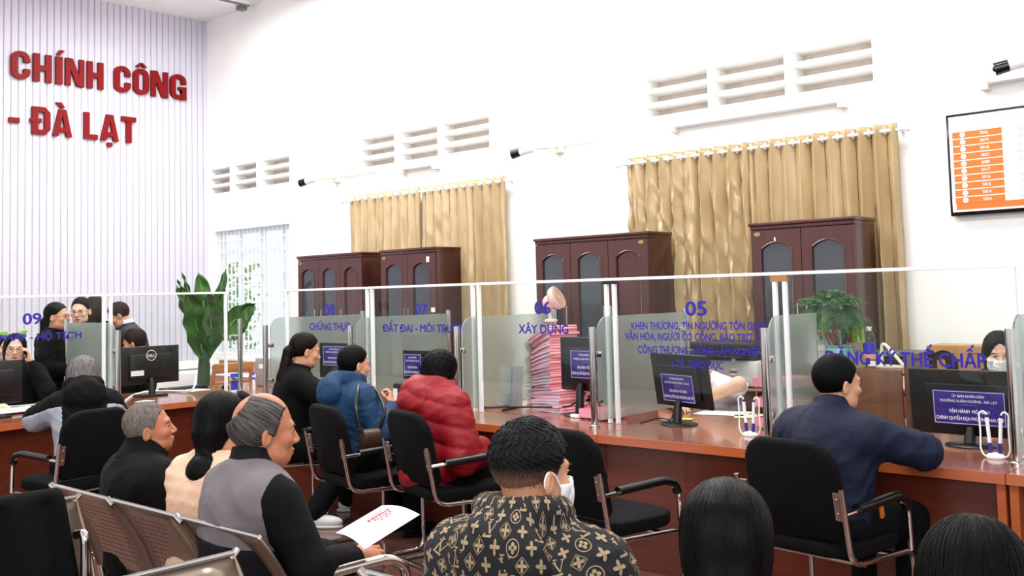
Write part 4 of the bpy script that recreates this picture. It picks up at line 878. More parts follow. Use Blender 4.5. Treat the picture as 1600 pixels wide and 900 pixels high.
def fern():
    c = PY(1311, 552, 5.76); t = thing('potted_fern', 'feathery green fern in a pale teal pot on the organiser', 'potted plant', (c.x, 5.76, ZS))
    obj('pot', MB().lathe([(0.0, 0), (0.055, 0.0), (0.082, 0.03), (0.09, 0.075), (0.078, 0.115), (0.076, 0.128), (0.084, 0.138), (0.08, 0.142), (0.07, 0.138), (0.068, 0.12), (0.0, 0.118)], seg=36), M['teal'], t)
    obj('soil', MB().lathe([(0, 0.122), (0.069, 0.124)], seg=24), mat('soil', (70, 52, 40), 0.95, var=0.3, vscale=40), t)
    st = MB(); r_ = random.Random(4); tips = []
    for k in range(9):
        a = r_.uniform(0, 6.28); b = Vector((0.03*math.cos(a)-0.012, 0.03*math.sin(a), 0.12)); tp = Vector((-0.05+0.09*math.cos(a*1.7+k), 0.07*math.sin(a), 0.28+0.05*r_.random())); st.tube(fillet([b, b*0.5+tp*0.5+Vector((-0.03, 0, 0.02)), tp], 0.08), [0.007]*8 if False else 0.006, 6); tips.append(tp)
    obj('stems', st, M['stem'], t)
    # cloud of drooping feathery fronds
    fr = MB(); cen = Vector((-0.04, 0, 0.36))
    for k in range(210):
        a = r_.uniform(0, 2*math.pi); el = math.asin(r_.uniform(-0.25, 1)); d = Vector((math.cos(a)*math.cos(el), math.sin(a)*math.cos(el), math.sin(el)))
        p0 = cen+Vector((d.x*0.08, d.y*0.07, d.z*0.05)); L_ = r_.uniform(0.12, 0.19); sp = []
        for q in range(8):
            u = q/7; sp.append(p0+Vector((d.x*L_*u*0.95, d.y*L_*u*0.85, d.z*0.10*u - (0.05+0.12*(d.z < 0.35))*u*u*(1.4 if r_.random() < .3 else 0.8))))
        fr.tube(sp, 0.0012, 4)
        for q in range(1, 8):
            tdir = (sp[q]-sp[q-1]).normalized(); sd = tdir.cross(Vector((0, 0, 1)))
            sd = sd.normalized() if sd.length > 1e-4 else Vector((1, 0, 0)); up = sd.cross(tdir)
            for s in (-1, 1):
                for e_ in range(4):
                    o = sp[q-1].lerp(sp[q], e_/4); ln = 0.027*math.sin(math.pi*min(1, (q+0.6)/8.4))+0.006; w_ = 0.0014; v = (sd*s+tdir*0.7+up*r_.uniform(-0.5, 0.5)).normalized()*ln; nrm = v.cross(up).normalized()*w_
                    fr.face([o-nrm, o+v*0.5-nrm*1.2, o+v, o+v*0.5+nrm*1.2])
    f = obj('fronds', fr, M['fern'], t, smooth=False)
fern()
def bottle(label, p, h, r, body, cap, capr=0.5, band=None, cat='bottle', neck=True, band_mat=None, liquid=None):
    t = thing('water_bottle', label, cat, p)
    pr = [(0, 0), (r*0.9, 0), (r, h*0.04), (r, h*0.55), (r*0.94, h*0.62), (r, h*0.7), (r*0.8, h*0.82), (r*0.42, h*0.9), (r*0.42, h*0.93)] if neck else [(0, 0), (r*0.95, 0), (r, h*0.03), (r, h*0.8), (r*0.9, h*0.83)]
    obj('body', MB().lathe(pr, seg=28), body, t)
    obj('cap', MB().lathe([(0, h*0.90), (r*capr, h*0.90), (r*capr, h*0.99), (r*capr*0.9, h), (0, h)], seg=24) if neck else MB().lathe([(r*1.03, h*0.8), (r*1.03, h*0.93), (r*0.8, h), (0, h)], seg=24), cap, t)
    for (z0, z1, mt) in (band or []): obj('label_band', MB().lathe([(r*1.006, h*z0), (r*1.006, h*z1)], seg=28), mt, t)
    if liquid: obj('liquid', MB().lathe([(0, h*0.02), (r*0.93, h*0.02), (r*0.93, h*liquid), (0, h*liquid)], seg=24), mat('water_tint', (200, 208, 214), 0.1, var=0.02), t)
    return t
p = PY(1360, 574, 5.80); bottle('clear water bottle with blue label and white cap on the organiser', (p.x, 5.80, ZS), 0.25, 0.035, M['bottle'], M['white_plastic'], 0.5, [(0.24, 0.36, mat('peach_label', (240, 170, 140), 0.5, var=0.05)), (0.36, 0.62, mat('cobalt_label', (40, 44, 190), 0.4, var=0.1, vscale=30))])
p = PY(1343, 560, 5.9); t = bottle('tall bottle with lime green lid and band behind the fern', (p.x, 5.9, ZS), 0.26, 0.034, mat('lime_glass', (170, 196, 70), 0.1, var=0.08, spec=0.8), M['lime'], neck=False)
obj('strap_loop', MB().tube([(0.03*math.cos(a), 0, 0.26+0.06+0.055*math.sin(a)) for a in [math.pi*k/12 for k in range(13)]]+[(-0.03, 0, 0.25)], 0.008, 8), M['clear'], t)
p = PY(1333, 555, 5.85); t = thing('cup', 'pale pink cup right of the fern pot', 'cup', (p.x, 5.87, ZS)); obj('body', MB().lathe([(0, 0), (0.036, 0), (0.045, 0.15), (0.042, 0.15), (0.034, 0.008), (0, 0.008)], seg=26), mat('dusty_pink', (196, 168, 162), 0.5, var=0.05), t); obj('print', MB().lathe([(0.0405, 0.05), (0.0445, 0.11)], seg=26), mat('blue_pattern', (110, 110, 180), 0.5, vscale=90, rgb2=(196, 168, 162)), t)
p = PY(1279, 530, 5.9); t = thing('notice_sheet', 'printed white notice sheet left of the fern pot', 'notice', (p.x+0.04, 5.9, ZS)); obj('paper', MB().box((0, 0, 0.115), (0.21, 0.003, 0.22), (-0.05, 0, 0)), M['paper'], t); obj('text_block', MB().bx(-0.085, 0.085, -0.004, -0.0022, 0.03, 0.10), mat('grey_print', (196, 198, 204), 0.8, vscale=60, rgb2=(240, 240, 238), stretch=(0.3, 1, 6)), t); obj('green_band', MB().bx(-0.1, 0.1, -0.0095, -0.0075, 0.14, 0.17), mat('mint_print', (170, 214, 190), 0.8, var=0.03), t); obj('orange_band', MB().bx(-0.1, 0.1, -0.0115, -0.0095, 0.185, 0.21), mat('peach_print', (236, 190, 170), 0.8, var=0.03), t)
# low cabinet with a bag, a black machine and a carton against the wall
def low_cabinet():
    t = thing('drawer_cabinet', 'low red brown drawer cabinet behind booth 04', 'cabinet', (-2.35, 7.35, 0))
    obj('carcass', MB().bx(-0.95, 1.35, -0.25, 0.5, 0.05, 0.80, 0.004), M['cabinet'], t); obj('top', MB().bx(-0.97, 1.37, -0.27, 0.52, 0.80, 0.83, 0.006), wood('red_brown_top', (112, 48, 30), (130, 60, 38), 0.3, 'x'), t)
    for i, x in enumerate((-0.92, -0.35, 0.22, 0.79)):
        d = obj('drawer', MB().bx(x+0.01, x+0.54, -0.27, -0.25, 0.52, 0.78, 0.004), wood('drawer_front', (126, 56, 34), (142, 66, 42), 0.3, 'x'), t); obj('handle', MB().tube([(x+0.2, -0.27, 0.63), (x+0.2, -0.295, 0.63), (x+0.35, -0.295, 0.63), (x+0.35, -0.27, 0.63)], 0.007, 8), M['steel'], d)
        obj('lower_drawer', MB().bx(x+0.01, x+0.54, -0.27, -0.25, 0.08, 0.50, 0.004), wood('drawer_front', (126, 56, 34), (142, 66, 42)), t)
low_cabinet()
def handbag():
    p = PY(1404, 584, 7.25); t = thing('handbag', 'small cream handbag on the low cabinet', 'handbag', (p.x, 7.25, 0.831))
    obj('body', MB().prism([(-0.17, -0.05, 0), (0.17, -0.05, 0), (0.13, -0.05, 0.15), (-0.14, -0.05, 0.16)], (0, 0.1, 0)), M['white_leather'], t); obj('flap', MB().prism([(-0.14, -0.056, 0.16), (0.13, -0.056, 0.15), (0.10, -0.056, 0.07), (-0.1, -0.056, 0.07)], (0, 0.006, 0)), M['white_leather'], t)
    obj('strap', MB().tube(fillet([(-0.11, -0.02, 0.14), (-0.10, -0.03, 0.34), (0.06, -0.05, 0.16), (0.15, -0.06, 0.05), (0.2, -0.05, 0.01)], 0.07), 0.012, 8), M['white_leather'], t); obj('clasp', MB().ball((0.0, -0.06, 0.085), 0.012, 10), M['brass'], t)
handbag()
p = PY(1428, 580, 7.55); t = thing('black_scanner', 'flat black office machine between handbag and carton', 'scanner', (p.x, 7.60, 0.831)); obj('body', MB().bx(-0.36, 0.36, -0.16, 0.2, 0.0, 0.20, 0.02), M['black_plastic'], t); obj('lid', MB().bx(-0.37, 0.37, -0.17, 0.21, 0.20, 0.235, 0.01), mat('dark_grey_lid', (96, 98, 100), 0.5, var=0.05), t); obj('button_panel', MB().bx(-0.30, -0.24, -0.164, -0.158, 0.13, 0.17), M['white_plastic'], t)
def carton():
    p = PY(1497, 582, 7.30); t = thing('cardboard_box', 'brown cardboard carton with large black letter beside the clerk', 'box', (p.x, 7.42, 0.831))
    obj('body', MB().bx(-0.21, 0.24, -0.12, 0.16, 0, 0.30, 0.004), M['card'], t); obj('tape', MB().bx(0.225, 0.243, -0.122, -0.1195, 0.0, 0.27), M['cream_paper'], t)
    lettering('lettering', [('n', -0.205, 0.045, 0.335, 0.19)], M['black_print'], t, Vector((p.x, 7.42-0.1206, 0.831)), XA, Z, bold=0.05, extrude=0.0006)
    lettering('small_lettering', [('aductor', 0.07, 0.24, 0.022, 0.1)], M['black_print'], t, Vector((p.x, 7.42-0.1206, 0.831)), XA, Z, bold=0.01, extrude=0.0006)
    obj('flap_seam', MB().bx(-0.21, 0.24, 0.018, 0.022, 0.2995, 0.3015), M['cream_paper'], t)
carton()
# printer on a small round fronted cabinet
def printer_stand():
    t = thing('printer_cabinet', 'red brown rounded cabinet carrying the grey printer', 'cabinet', (-3.93, 6.95, 0))
    obj('body', MB().lathe([(0, 0.03), (0.40, 0.03), (0.40, 0.80), (0, 0.80)], seg=40, sy=0.7), M['cabinet'], t); obj('top', MB().lathe([(0, 0.80), (0.43, 0.80), (0.44, 0.815), (0.43, 0.83), (0, 0.83)], seg=40, sy=0.72), wood('red_brown_top', (112, 48, 30), (130, 60, 38)), t)
    p = thing('office_printer', 'grey and black office printer behind the white shirted clerk', 'printer', (-4.02, 6.98, 0.831), math.radians(-5))
    obj('body', MB().bx(-0.30, 0.32, -0.2, 0.22, 0.0, 0.20, 0.03), M['grey_plastic'], p); obj('scanner_lid', MB().bx(-0.3, 0.3, -0.2, 0.22, 0.27, 0.33, 0.015), M['black_plastic'], p); obj('mid_band', MB().bx(-0.27, 0.3, -0.19, 0.21, 0.2, 0.272, 0.01), M['black_gloss'], p); obj('output_tray', MB().prism([(-0.22, -0.1, 0.2), (0.24, -0.1, 0.2), (0.24, -0.36, 0.235), (-0.22, -0.36, 0.235)], (0, 0, 0.012)), M['black_plastic'], p); obj('control_panel', MB().box((0.2, -0.21, 0.26), (0.14, 0.02, 0.06), (0.4, 0, 0), 0.006), M['black_gloss'], p)
printer_stand()
p = PY(1147, 579, 6.78); bottle('small clear water bottle with red label in front of the printer', (p.x+0.0, 6.78, 0.831), 0.21, 0.033, M['bottle'], M['white_plastic'], 0.5, [(0.42, 0.66, M['paper']), (0.48, 0.58, M['label_red'])])
# office chair behind booth 05
t = thing('office_chair', 'black swivel office chair behind the white shirted clerk', 'chair', (-3.45, 6.30, 0), math.radians(165))
bk = MB(); pillow_prism(bk, rrect(0.46, 0.5, 0.16, 8, rb=0.1), 0.07, lambda u, v, w_: Vector((u, -0.24-w_-0.1*v, 0.52+v)), 0.025); obj('backrest', bk, M['black_fabric'], t, angle=60); sm = MB(); pillow_prism(sm, rrect(0.48, 0.46, 0.12), 0.08, lambda u, v, w_: Vector((u, v-0.23, 0.46+w_)), 0.025); obj('seat', sm, M['black_fabric'], t, angle=60)
obj('gas_column', MB().cyl((0, 0, 0.06), (0, 0, 0.43), 0.03), M['black_plastic'], t)
for k in range(5):
    a = 2*math.pi*k/5; obj('leg', MB().tube([(0, 0, 0.09), (0.28*math.cos(a), 0.28*math.sin(a), 0.06)], [0.03, 0.018], 10).ball((0.28*math.cos(a), 0.28*math.sin(a), 0.03), (0.03, 0.03, 0.03), 12), M['black_plastic'], t)
# ---------------------------------------------------------------- oak chair and large leafy plant in the far corner
def oak_chair():
    p = PX(330, 567, -9.4); t = thing('oak_chair', 'wooden slat back chair beyond the corner counter', 'chair', (-9.25, p.y, 0), math.radians(90))
    for s in (-1, 1): obj('back_post', MB().tube([(s*0.21, -0.2, 0), (s*0.21, -0.2, 0.45), (s*0.215, -0.26, 0.93)], 0.018, 10), M['oak'], t); obj('front_leg', MB().cyl((s*0.2, 0.2, 0), (s*0.2, 0.2, 0.43), 0.018), M['oak'], t)
    obj('seat', MB().bx(-0.23, 0.23, -0.22, 0.23, 0.43, 0.46, 0.008), M['oak'], t); obj('top_rail', MB().box((0, -0.255, 0.90), (0.45, 0.028, 0.10), (0.1, 0, 0), 0.01), M['oak'], t); obj('back_slat', MB().box((0, -0.238, 0.74), (0.40, 0.02, 0.055), (0.1, 0, 0), 0.008), M['oak'], t); obj('back_slat', MB().box((0, -0.22, 0.62), (0.40, 0.02, 0.05), (0.1, 0, 0), 0.008), M['oak'], t)
oak_chair()
def big_plant():
    XP = -11.6; g = PX(318, 590, XP); t = thing('leafy_plant', 'tall broad leaved green plant in front of the slatted wall', 'potted plant', (XP, g.y, 0))
    obj('pot', MB().lathe([(0, 0), (0.17, 0), (0.23, 0.36), (0.25, 0.38), (0.22, 0.38), (0.2, 0.34), (0, 0.33)], seg=32), M['white_plastic'], t)
    W = lambda x, y, dx=0.0: PX(x, y, XP+dx)-Vector((XP, g.y, 0))
    obj('trunk', MB().tube([(0, 0, 0.3), W(318, 600), W(319, 570), W(318, 548)], [0.09, 0.08, 0.075, 0.05], 14), M['leaf_dark'], t)
    obj('branch', MB().tube(fillet([W(323, 566), W(333, 548), W(347, 530), W(352, 522)], 0.2), 0.02, 8), M['leaf_dark'], t); obj('branch', MB().tube(fillet([W(322, 560), W(330, 540), W(334, 505)], 0.2), 0.025, 8), M['leaf_dark'], t)
    leaves = [([(318, 560), (312, 520), (300, 480), (288, 452)], 0.185, 0.05, 0.25), ([(318, 540), (322, 490), (316, 450), (309, 426)], 0.17, -0.15, 0.1), ([(324, 540), (338, 480), (346, 450), (352, 421)], 0.10, -0.1, 0.1), ([(326, 535), (338, 500), (346, 478), (350, 448)], 0.12, 0.15, 0.15), ([(345, 530), (356, 508), (375, 490), (396, 474)], 0.185, 0.05, 0.3), ([(312, 520), (292, 490), (282, 470), (275, 446)], 0.08, -0.1, 0.2), ([(305, 480), (293, 455), (290, 440), (284, 426)], 0.03, 0.0, 0.1), ([(300, 475), (286, 458), (281, 446), (277, 437)], 0.03, 0.1, 0.1), ([(330, 545), (332, 515), (326, 480), (322, 455)], 0.16, 0.3, 0.2)]
    for k, (pp, wd, dx, curl) in enumerate(leaves):
        P = [W(x, y, dx*(i/3)) for i, (x, y) in enumerate(pp)]
        def cv(u): a = 1-u; return P[0]*a**3+P[1]*3*a*a*u+P[2]*3*a*u*u+P[3]*u**3
        def fn(u, v, cv=cv, wd=wd, curl=curl, k=k):
            c = cv(u); tn = (cv(min(1, u+.02))-cv(max(0, u-.02))).normalized(); sd = tn.cross(Vector((1, 0.15*(k % 3-1), 0))).normalized(); s = (v-0.5)*2
            w_ = wd*(math.sin(math.pi*min(1, 0.04+u**0.8*0.98))**0.75)*(1+0.05*math.sin(u*26+k)*abs(s)); nn = tn.cross(sd)
            return c+sd*s*w_+nn*(-curl*wd*abs(s)**1.5*1.2+0.02*math.sin(u*18+s*2))
        lf = obj('leaf', MB().grid(fn, 26, 10), M['leaf'], t, angle=180, solid=0.003)
        obj('midrib', MB().tube([cv(u/14) for u in range(15)], [0.012*(1-u/16) for u in range(15)], 6), mat('midrib_green', (120, 150, 84), 0.5, var=0.05), lf)
big_plant()
def seedling():
    p = PX(20, 520, -9.2); t = thing('seedling', 'little light green leafed plant behind the phoning woman', 'plant', (-9.2, p.y, 0.0)); zt = p.z
    obj('pot', MB().lathe([(0, 0), (0.13, 0), (0.16, 0.3), (0.14, 0.3), (0, 0.27)], seg=24), M['white_plastic'], t); obj('stem', MB().tube([(0, 0, 0.27), (0.01, 0.02, 0.8), (0, 0, zt-0.06)], 0.009, 8), M['leaf_dark'], t)
    for s in (-1, 1): obj('leaf', MB().grid(lambda u, v: Vector((0.02*math.sin(u*3), s*(0.015+0.11*u), zt-0.04+0.05*u+(v-0.5)*0.08*math.sin(math.pi*min(1, u+0.02)))), 10, 4), mat('lime_leaf', (150, 190, 110), 0.5, var=0.1), t, solid=0.002)
seedling()
o = dup(next(q for q in COL.objects if q.name == 'office_chair'), (-5.35, 6.55, 0), math.radians(170), 'black swivel office chair blurred behind the frosted glass of booth 06')
# ================================================================ people: signed-distance modelling, meshed with surface nets
A3 = lambda *v: np.array(v, float)
def surfnet(f, lo, hi, h):
    lo = np.array(lo, float); hi = np.array(hi, float); n = np.maximum(((hi-lo)/h).astype(int)+2, 4)
    ax = [lo[i]+h*np.arange(n[i]) for i in range(3)]
    G = np.stack(np.meshgrid(*ax, indexing='ij'), -1).reshape(-1, 3)
    D = f(G).reshape(n).astype(np.float32)
    D[0], D[-1] = np.maximum(D[0], h), np.maximum(D[-1], h); D[:, 0], D[:, -1] = np.maximum(D[:, 0], h), np.maximum(D[:, -1], h); D[:, :, 0], D[:, :, -1] = np.maximum(D[:, :, 0], h), np.maximum(D[:, :, -1], h)
    S_ = D < 0; c = n-1; cnt = np.zeros(c, np.float32); acc = np.zeros((*c, 3), np.float32)
    cs = [(i, j, k) for i in (0, 1) for j in (0, 1) for k in (0, 1)]
    sl = lambda A, o: A[o[0]:o[0]+c[0], o[1]:o[1]+c[1], o[2]:o[2]+c[2]]
    for a in cs:
        for d in range(3):
            if a[d]: continue
            b = list(a); b[d] = 1; Sa, Sb = sl(S_, a), sl(S_, b); x = Sa != Sb
            if not x.any(): continue
            Da, Db = sl(D, a)[x], sl(D, b)[x]; t = Da/(Da-Db); p = np.tile(np.array(a, np.float32), (len(t), 1)); p[:, d] += t
            acc[x] += p; cnt[x] += 1
    act = cnt > 0; idx = -np.ones(c, int); idx[act] = np.arange(act.sum()); I = np.argwhere(act)
    V = (I+acc[act]/cnt[act][:, None])*h+lo
    Fs = []
    for d in range(3):
        u, v = (d+1) % 3, (d+2) % 3; A = [slice(1, -1)]*3; A[d] = slice(0, -1); B = list(A); B[d] = slice(1, None)
        sa, sb = S_[tuple(A)], S_[tuple(B)]; W = np.argwhere(sa != sb)
        if not len(W): continue
        flip = sa[tuple(W.T)]; W = W.copy(); W[:, u] += 1; W[:, v] += 1
        def g(du, dv): w_ = W.copy(); w_[:, u] -= du; w_[:, v] -= dv; return idx[tuple(w_.T)]
        q = np.stack([g(1, 1), g(0, 1), g(0, 0), g(1, 0)], 1); q[~flip] = q[~flip][:, ::-1]; Fs.append(q)
    return V, np.concatenate(Fs)
def np_mesh(name, V, F, mats, mi=None):
    me = bpy.data.meshes.new(name); me.vertices.add(len(V)); me.vertices.foreach_set('co', np.asarray(V, np.float32).ravel())
    me.loops.add(F.size); me.loops.foreach_set('vertex_index', F.ravel().astype(np.int32)); me.polygons.add(len(F)); me.polygons.foreach_set('loop_start', np.arange(0, F.size, 4, dtype=np.int32))
    for m_ in mats: me.materials.append(m_)
    if mi is not None: me.polygons.foreach_set('material_index', np.asarray(mi, np.int32))
    me.polygons.foreach_set('use_smooth', np.ones(len(F), bool)); me.update(calc_edges=True); me.validate(); return me
A3 = lambda *v: np.array(v, float)
def s_ell(P, c, r, R=None):
    q = P-np.asarray(c, float)
    if R is not None: q = q@R
    r = np.asarray(r, float); k0 = np.linalg.norm(q/r, axis=1); k1 = np.linalg.norm(q/(r*r), axis=1)+1e-9; return k0*(k0-1)/k1
def s_cone(P, a, b, r1, r2):
    a = np.asarray(a, float); b = np.asarray(b, float); d = b-a; t = np.clip(((P-a)@d)/(d@d+1e-12), 0, 1); return np.linalg.norm(P-a-t[:, None]*d, axis=1)-(r1+(r2-r1)*t)
def smin(a, b, k): h = np.clip(0.5+0.5*(b-a)/k, 0, 1); return b*(1-h)+a*h-k*h*(1-h)
def smax(a, b, k): return -smin(-a, -b, k)
def wrinkle(P, seed, f=22.0):
    """creases: narrow ridges with soft valleys, in patches"""
    r = np.random.default_rng(seed); o = np.zeros(len(P)); f = f*2.0
    wp = np.stack([np.sin(P@r.normal(size=3)*9+r.uniform(0, 6)) for _ in range(3)], 1)*0.05
    for i in range(4):
        d = r.normal(size=3)*A3(0.6, 0.6, 1.2); d /= np.linalg.norm(d); w_ = np.sin((P+wp)@d*f*r.uniform(0.7, 1.5)+r.uniform(0, 6)); m = 0.5+0.5*np.sin(P@r.normal(size=3)*8+r.uniform(0, 6)); o -= m*(1-np.abs(w_))**1.6*0.75
    return o
def Rx(a): c, s = math.cos(a), math.sin(a); return np.array([[1, 0, 0], [0, c, -s], [0, s, c]])
def Ry(a): c, s = math.cos(a), math.sin(a); return np.array([[c, 0, s], [0, 1, 0], [-s, 0, c]])
def Rz(a): c, s = math.cos(a), math.sin(a); return np.array([[c, -s, 0], [s, c, 0], [0, 0, 1]])
def skin_mat(name, rgb, rgb2): return mat(name, rgb, 0.48, vscale=30, rgb2=rgb2, bump=0.06, bscale=140, spec=0.4)
SK_FAIR = skin_mat('fair_skin', (222, 174, 150), (230, 184, 160)); SK_MID = skin_mat('warm_skin', (196, 140, 108), (208, 152, 120)); SK_TAN = skin_mat('tanned_skin', (164, 102, 72), (182, 118, 86))
LIP = mat('lip_red', (176, 88, 84), 0.4, var=0.05); LIP2 = mat('lip_pale', (160, 98, 84), 0.5, var=0.05); EYEW = mat('eye_white', (196, 186, 180), 0.2, var=0.01); IRIS = mat('dark_iris', (30, 20, 16), 0.1, var=0.1); BROW = mat('brow_hair', (34, 26, 24), 0.8, var=0.2)
def hair_mat(name, rgb, rgb2, tie=(0, -0.05, 0.14), mode='radial', rough=0.46, scale=34, bump=0.4, spec=0.10):
    if name in MATS: return MATS[name]
    m = bpy.data.materials.new(name); m.use_nodes = True; nt = m.node_tree; N = nt.nodes; L = nt.links; b = N['Principled BSDF']; b.inputs['Roughness'].default_value = rough; b.inputs['Specular IOR Level'].default_value = spec
    tc = N.new('ShaderNodeTexCoord'); v = tc.outputs['Object']
    if mode == 'radial':
        s = N.new('ShaderNodeVectorMath'); s.operation = 'SUBTRACT'; s.inputs[1].default_value = tie; L.new(v, s.inputs[0]); ax = Vector(tie)-Vector((0, -0.012, 0.03)); ax.normalize()      # direction round the crown: locks run away from it
        pj = N.new('ShaderNodeVectorMath'); pj.operation = 'PROJECT'; pj.inputs[1].default_value = ax; L.new(s.outputs[0], pj.inputs[0]); rj = N.new('ShaderNodeVectorMath'); rj.operation = 'SUBTRACT'; L.new(s.outputs[0], rj.inputs[0]); L.new(pj.outputs[0], rj.inputs[1])
        n = N.new('ShaderNodeVectorMath'); n.operation = 'NORMALIZE'; L.new(rj.outputs[0], n.inputs[0]); sc_ = N.new('ShaderNodeVectorMath'); sc_.operation = 'MULTIPLY_ADD'; sc_.inputs[1].default_value = (1.6, 1.6, 1.6); L.new(n.outputs[0], sc_.inputs[0]); wv = N.new('ShaderNodeVectorMath'); wv.operation = 'SCALE'; wv.inputs['Scale'].default_value = 1.4; L.new(s.outputs[0], wv.inputs[0]); L.new(wv.outputs[0], sc_.inputs[2]); v = sc_.outputs[0]
    else:
        mp = N.new('ShaderNodeMapping'); mp.inputs['Scale'].default_value = (8, 8, 0.9); L.new(v, mp.inputs[0]); v = mp.outputs[0]
    t = N.new('ShaderNodeTexNoise'); t.inputs['Scale'].default_value = scale if mode == 'radial' else scale/3; t.inputs['Detail'].default_value = 7; t.inputs['Roughness'].default_value = 0.7; L.new(v, t.inputs['Vector'])
    r = N.new('ShaderNodeValToRGB'); r.color_ramp.elements[0].position = 0.38; r.color_ramp.elements[1].position = 0.66; r.color_ramp.elements[0].color = (*lin(rgb), 1); r.color_ramp.elements[1].color = (*lin(rgb2), 1); L.new(t.outputs['Fac'], r.inputs[0]); L.new(r.outputs[0], b.inputs['Base Color'])
    bp = N.new('ShaderNodeBump'); bp.inputs['Strength'].default_value = bump; bp.inputs['Distance'].default_value = 0.006; L.new(t.outputs['Fac'], bp.inputs['Height']); L.new(bp.outputs[0], b.inputs['Normal'])
    MATS[name] = m; return m
HB = hair_mat('black_hair', (5, 5, 6), (15, 13, 14)); HBD = hair_mat('black_straight_hair', (5, 5, 6), (17, 14, 14), mode='down'); HBR = hair_mat('dark_brown_hair', (14, 9, 8), (40, 25, 20), mode='down'); HBW = hair_mat('brown_hair', (28, 18, 14), (56, 36, 28)); HGR = hair_mat('grey_hair', (88, 84, 82), (150, 146, 142), mode='down', rough=0.5); HPONY = hair_mat('glossy_black_hair', (3, 3, 4), (9, 8, 9), tie=(0.0, -0.12, -0.15), rough=0.26, bump=0.35, spec=0.10); HBALD = hair_mat('grey_black_hair', (30, 27, 27), (104, 98, 96), tie=(-0.016, -0.11, 0.09), rough=0.5, scale=9, bump=0.2); HOLD = hair_mat('short_grizzled_hair', (70, 60, 56), (150, 140, 134), tie=(0, -0.05, 0.14), rough=0.6, scale=26, bump=0.3)
def f_head(P, male, jaw=1.0):
    d = s_ell(P, (0, -0.012, 0.035), (0.074, 0.095, 0.092))
    d = smin(d, s_ell(P, (0, 0.028, -0.025), (0.063, 0.066, 0.085)), 0.03)
    d = smin(d, s_ell(P, (0, 0.05, -0.083), (0.036*jaw, 0.036, 0.027)), 0.035)
    for s in (-1, 1):
        d = smin(d, s_ell(P, (s*0.045, 0.02, -0.07), (0.02*jaw, 0.035, 0.028)), 0.03)       # jaw corner
        d = smin(d, s_ell(P, (s*0.042, 0.058, -0.022), (0.022, 0.024, 0.02)), 0.02)          # cheekbone
        d = smax(d, -s_ell(P, (s*0.031, 0.099, 0.006), (0.017, 0.018, 0.0115)), 0.012)       # eye socket
    d = smin(d, s_cone(P, (-0.034, 0.08, 0.026), (0.034, 0.08, 0.026), 0.011, 0.011), 0.014)
    d = smin(d, s_cone(P, (0, 0.088, 0.012), (0, 0.108, -0.026), 0.008, 0.0115), 0.010)
    for s in (-1, 1): d = smin(d, s_ell(P, (s*0.0115, 0.099, -0.031), (0.0085, 0.011, 0.0075)), 0.006)
    d = smin(d, s_ell(P, (0, 0.0905, -0.057), (0.022, 0.012, 0.006)), 0.006); d = smin(d, s_ell(P, (0, 0.0885, -0.069), (0.019, 0.012, 0.0065)), 0.006)
    d = smax(d, -s_cone(P, (-0.019, 0.102, -0.063), (0.019, 0.102, -0.063), 0.0025, 0.0025), 0.004)
    for s in (-1, 1):
        R_ = Rz(s*0.45)@Rx(-0.15); e = s_ell(P, (s*0.079, -0.008, -0.008), (0.009, 0.020, 0.033), R_); e = smax(e, -s_ell(P, (s*0.089, -0.003, -0.004), (0.008, 0.011, 0.020), R_), 0.005); d = smin(d, e, 0.006)
    d = smin(d, s_cone(P, (0, -0.022, -0.055), (0, -0.028, -0.14), 0.052 if male else 0.046, 0.056 if male else 0.049), 0.03)
    return d
def hairline(P, pts, base, k=0.008):
    y = np.array([p[0] for p in pts]); z = np.array([p[1] for p in pts]); return smax(base, np.interp(P[:, 1], y, z)-P[:, 2], k)
SHORT = [(-0.14, -0.085), (-0.05, -0.075), (-0.026, -0.05), (-0.012, 0.016), (0.022, 0.012), (0.04, 0.045), (0.066, 0.076), (0.09, 0.10)]
def h_short(P): return hairline(P, SHORT, s_ell(P, (0, -0.017, 0.042), (0.083, 0.103, 0.098)))
def h_long(side=-0.13, front=0.05, vol=1.0, back=None):
    def f(P):
        b = s_ell(P, (0, -0.018, 0.036), (0.087*vol, 0.108*vol, 0.101)); b = smin(b, s_ell(P, (0, -0.035, -0.04), (0.082*vol, 0.080*vol, 0.10)), 0.05)
        ax = np.abs(P[:, 0]); ye = P[:, 1]-0.55*np.clip(ax-0.045, -0.02, 0.05); lift = 0.022*np.clip(1-ax/0.045, 0, 1)      # centre parting
        y = np.array([-0.2, front-0.035, front-0.012, front+0.005, front+0.022, front+0.05]); z = np.array([side, side, side+0.06, 0.03, 0.062, 0.10])
        b = smax(b, np.interp(ye, y, z)+lift-P[:, 2], 0.010)
        if back: b = smin(b, s_cone(P, (0, -0.085, -0.03), back[0], back[1], back[2]), 0.04)
        return b+0.003*np.exp(-(P[:, 0]/0.006)**2)*(P[:, 2] > 0.06)
    return f
def h_tied(knot, kr, tail=None, vol=1.0):
    def f(P):
        b = s_ell(P, (0, -0.017, 0.039), (0.082*vol, 0.104*vol, 0.099)); b = hairline(P, [(-0.2, -0.08), (-0.04, -0.075), (-0.02, -0.03), (0.0, 0.016), (0.03, 0.03), (0.06, 0.07), (0.09, 0.10)], b, 0.01)
        b = smin(b, s_ell(P, knot, kr), 0.02)
        if tail:
            for (p, q, r1, r2) in tail: b = smin(b, s_cone(P, p, q, r1, r2), 0.025)
        return b
    return f
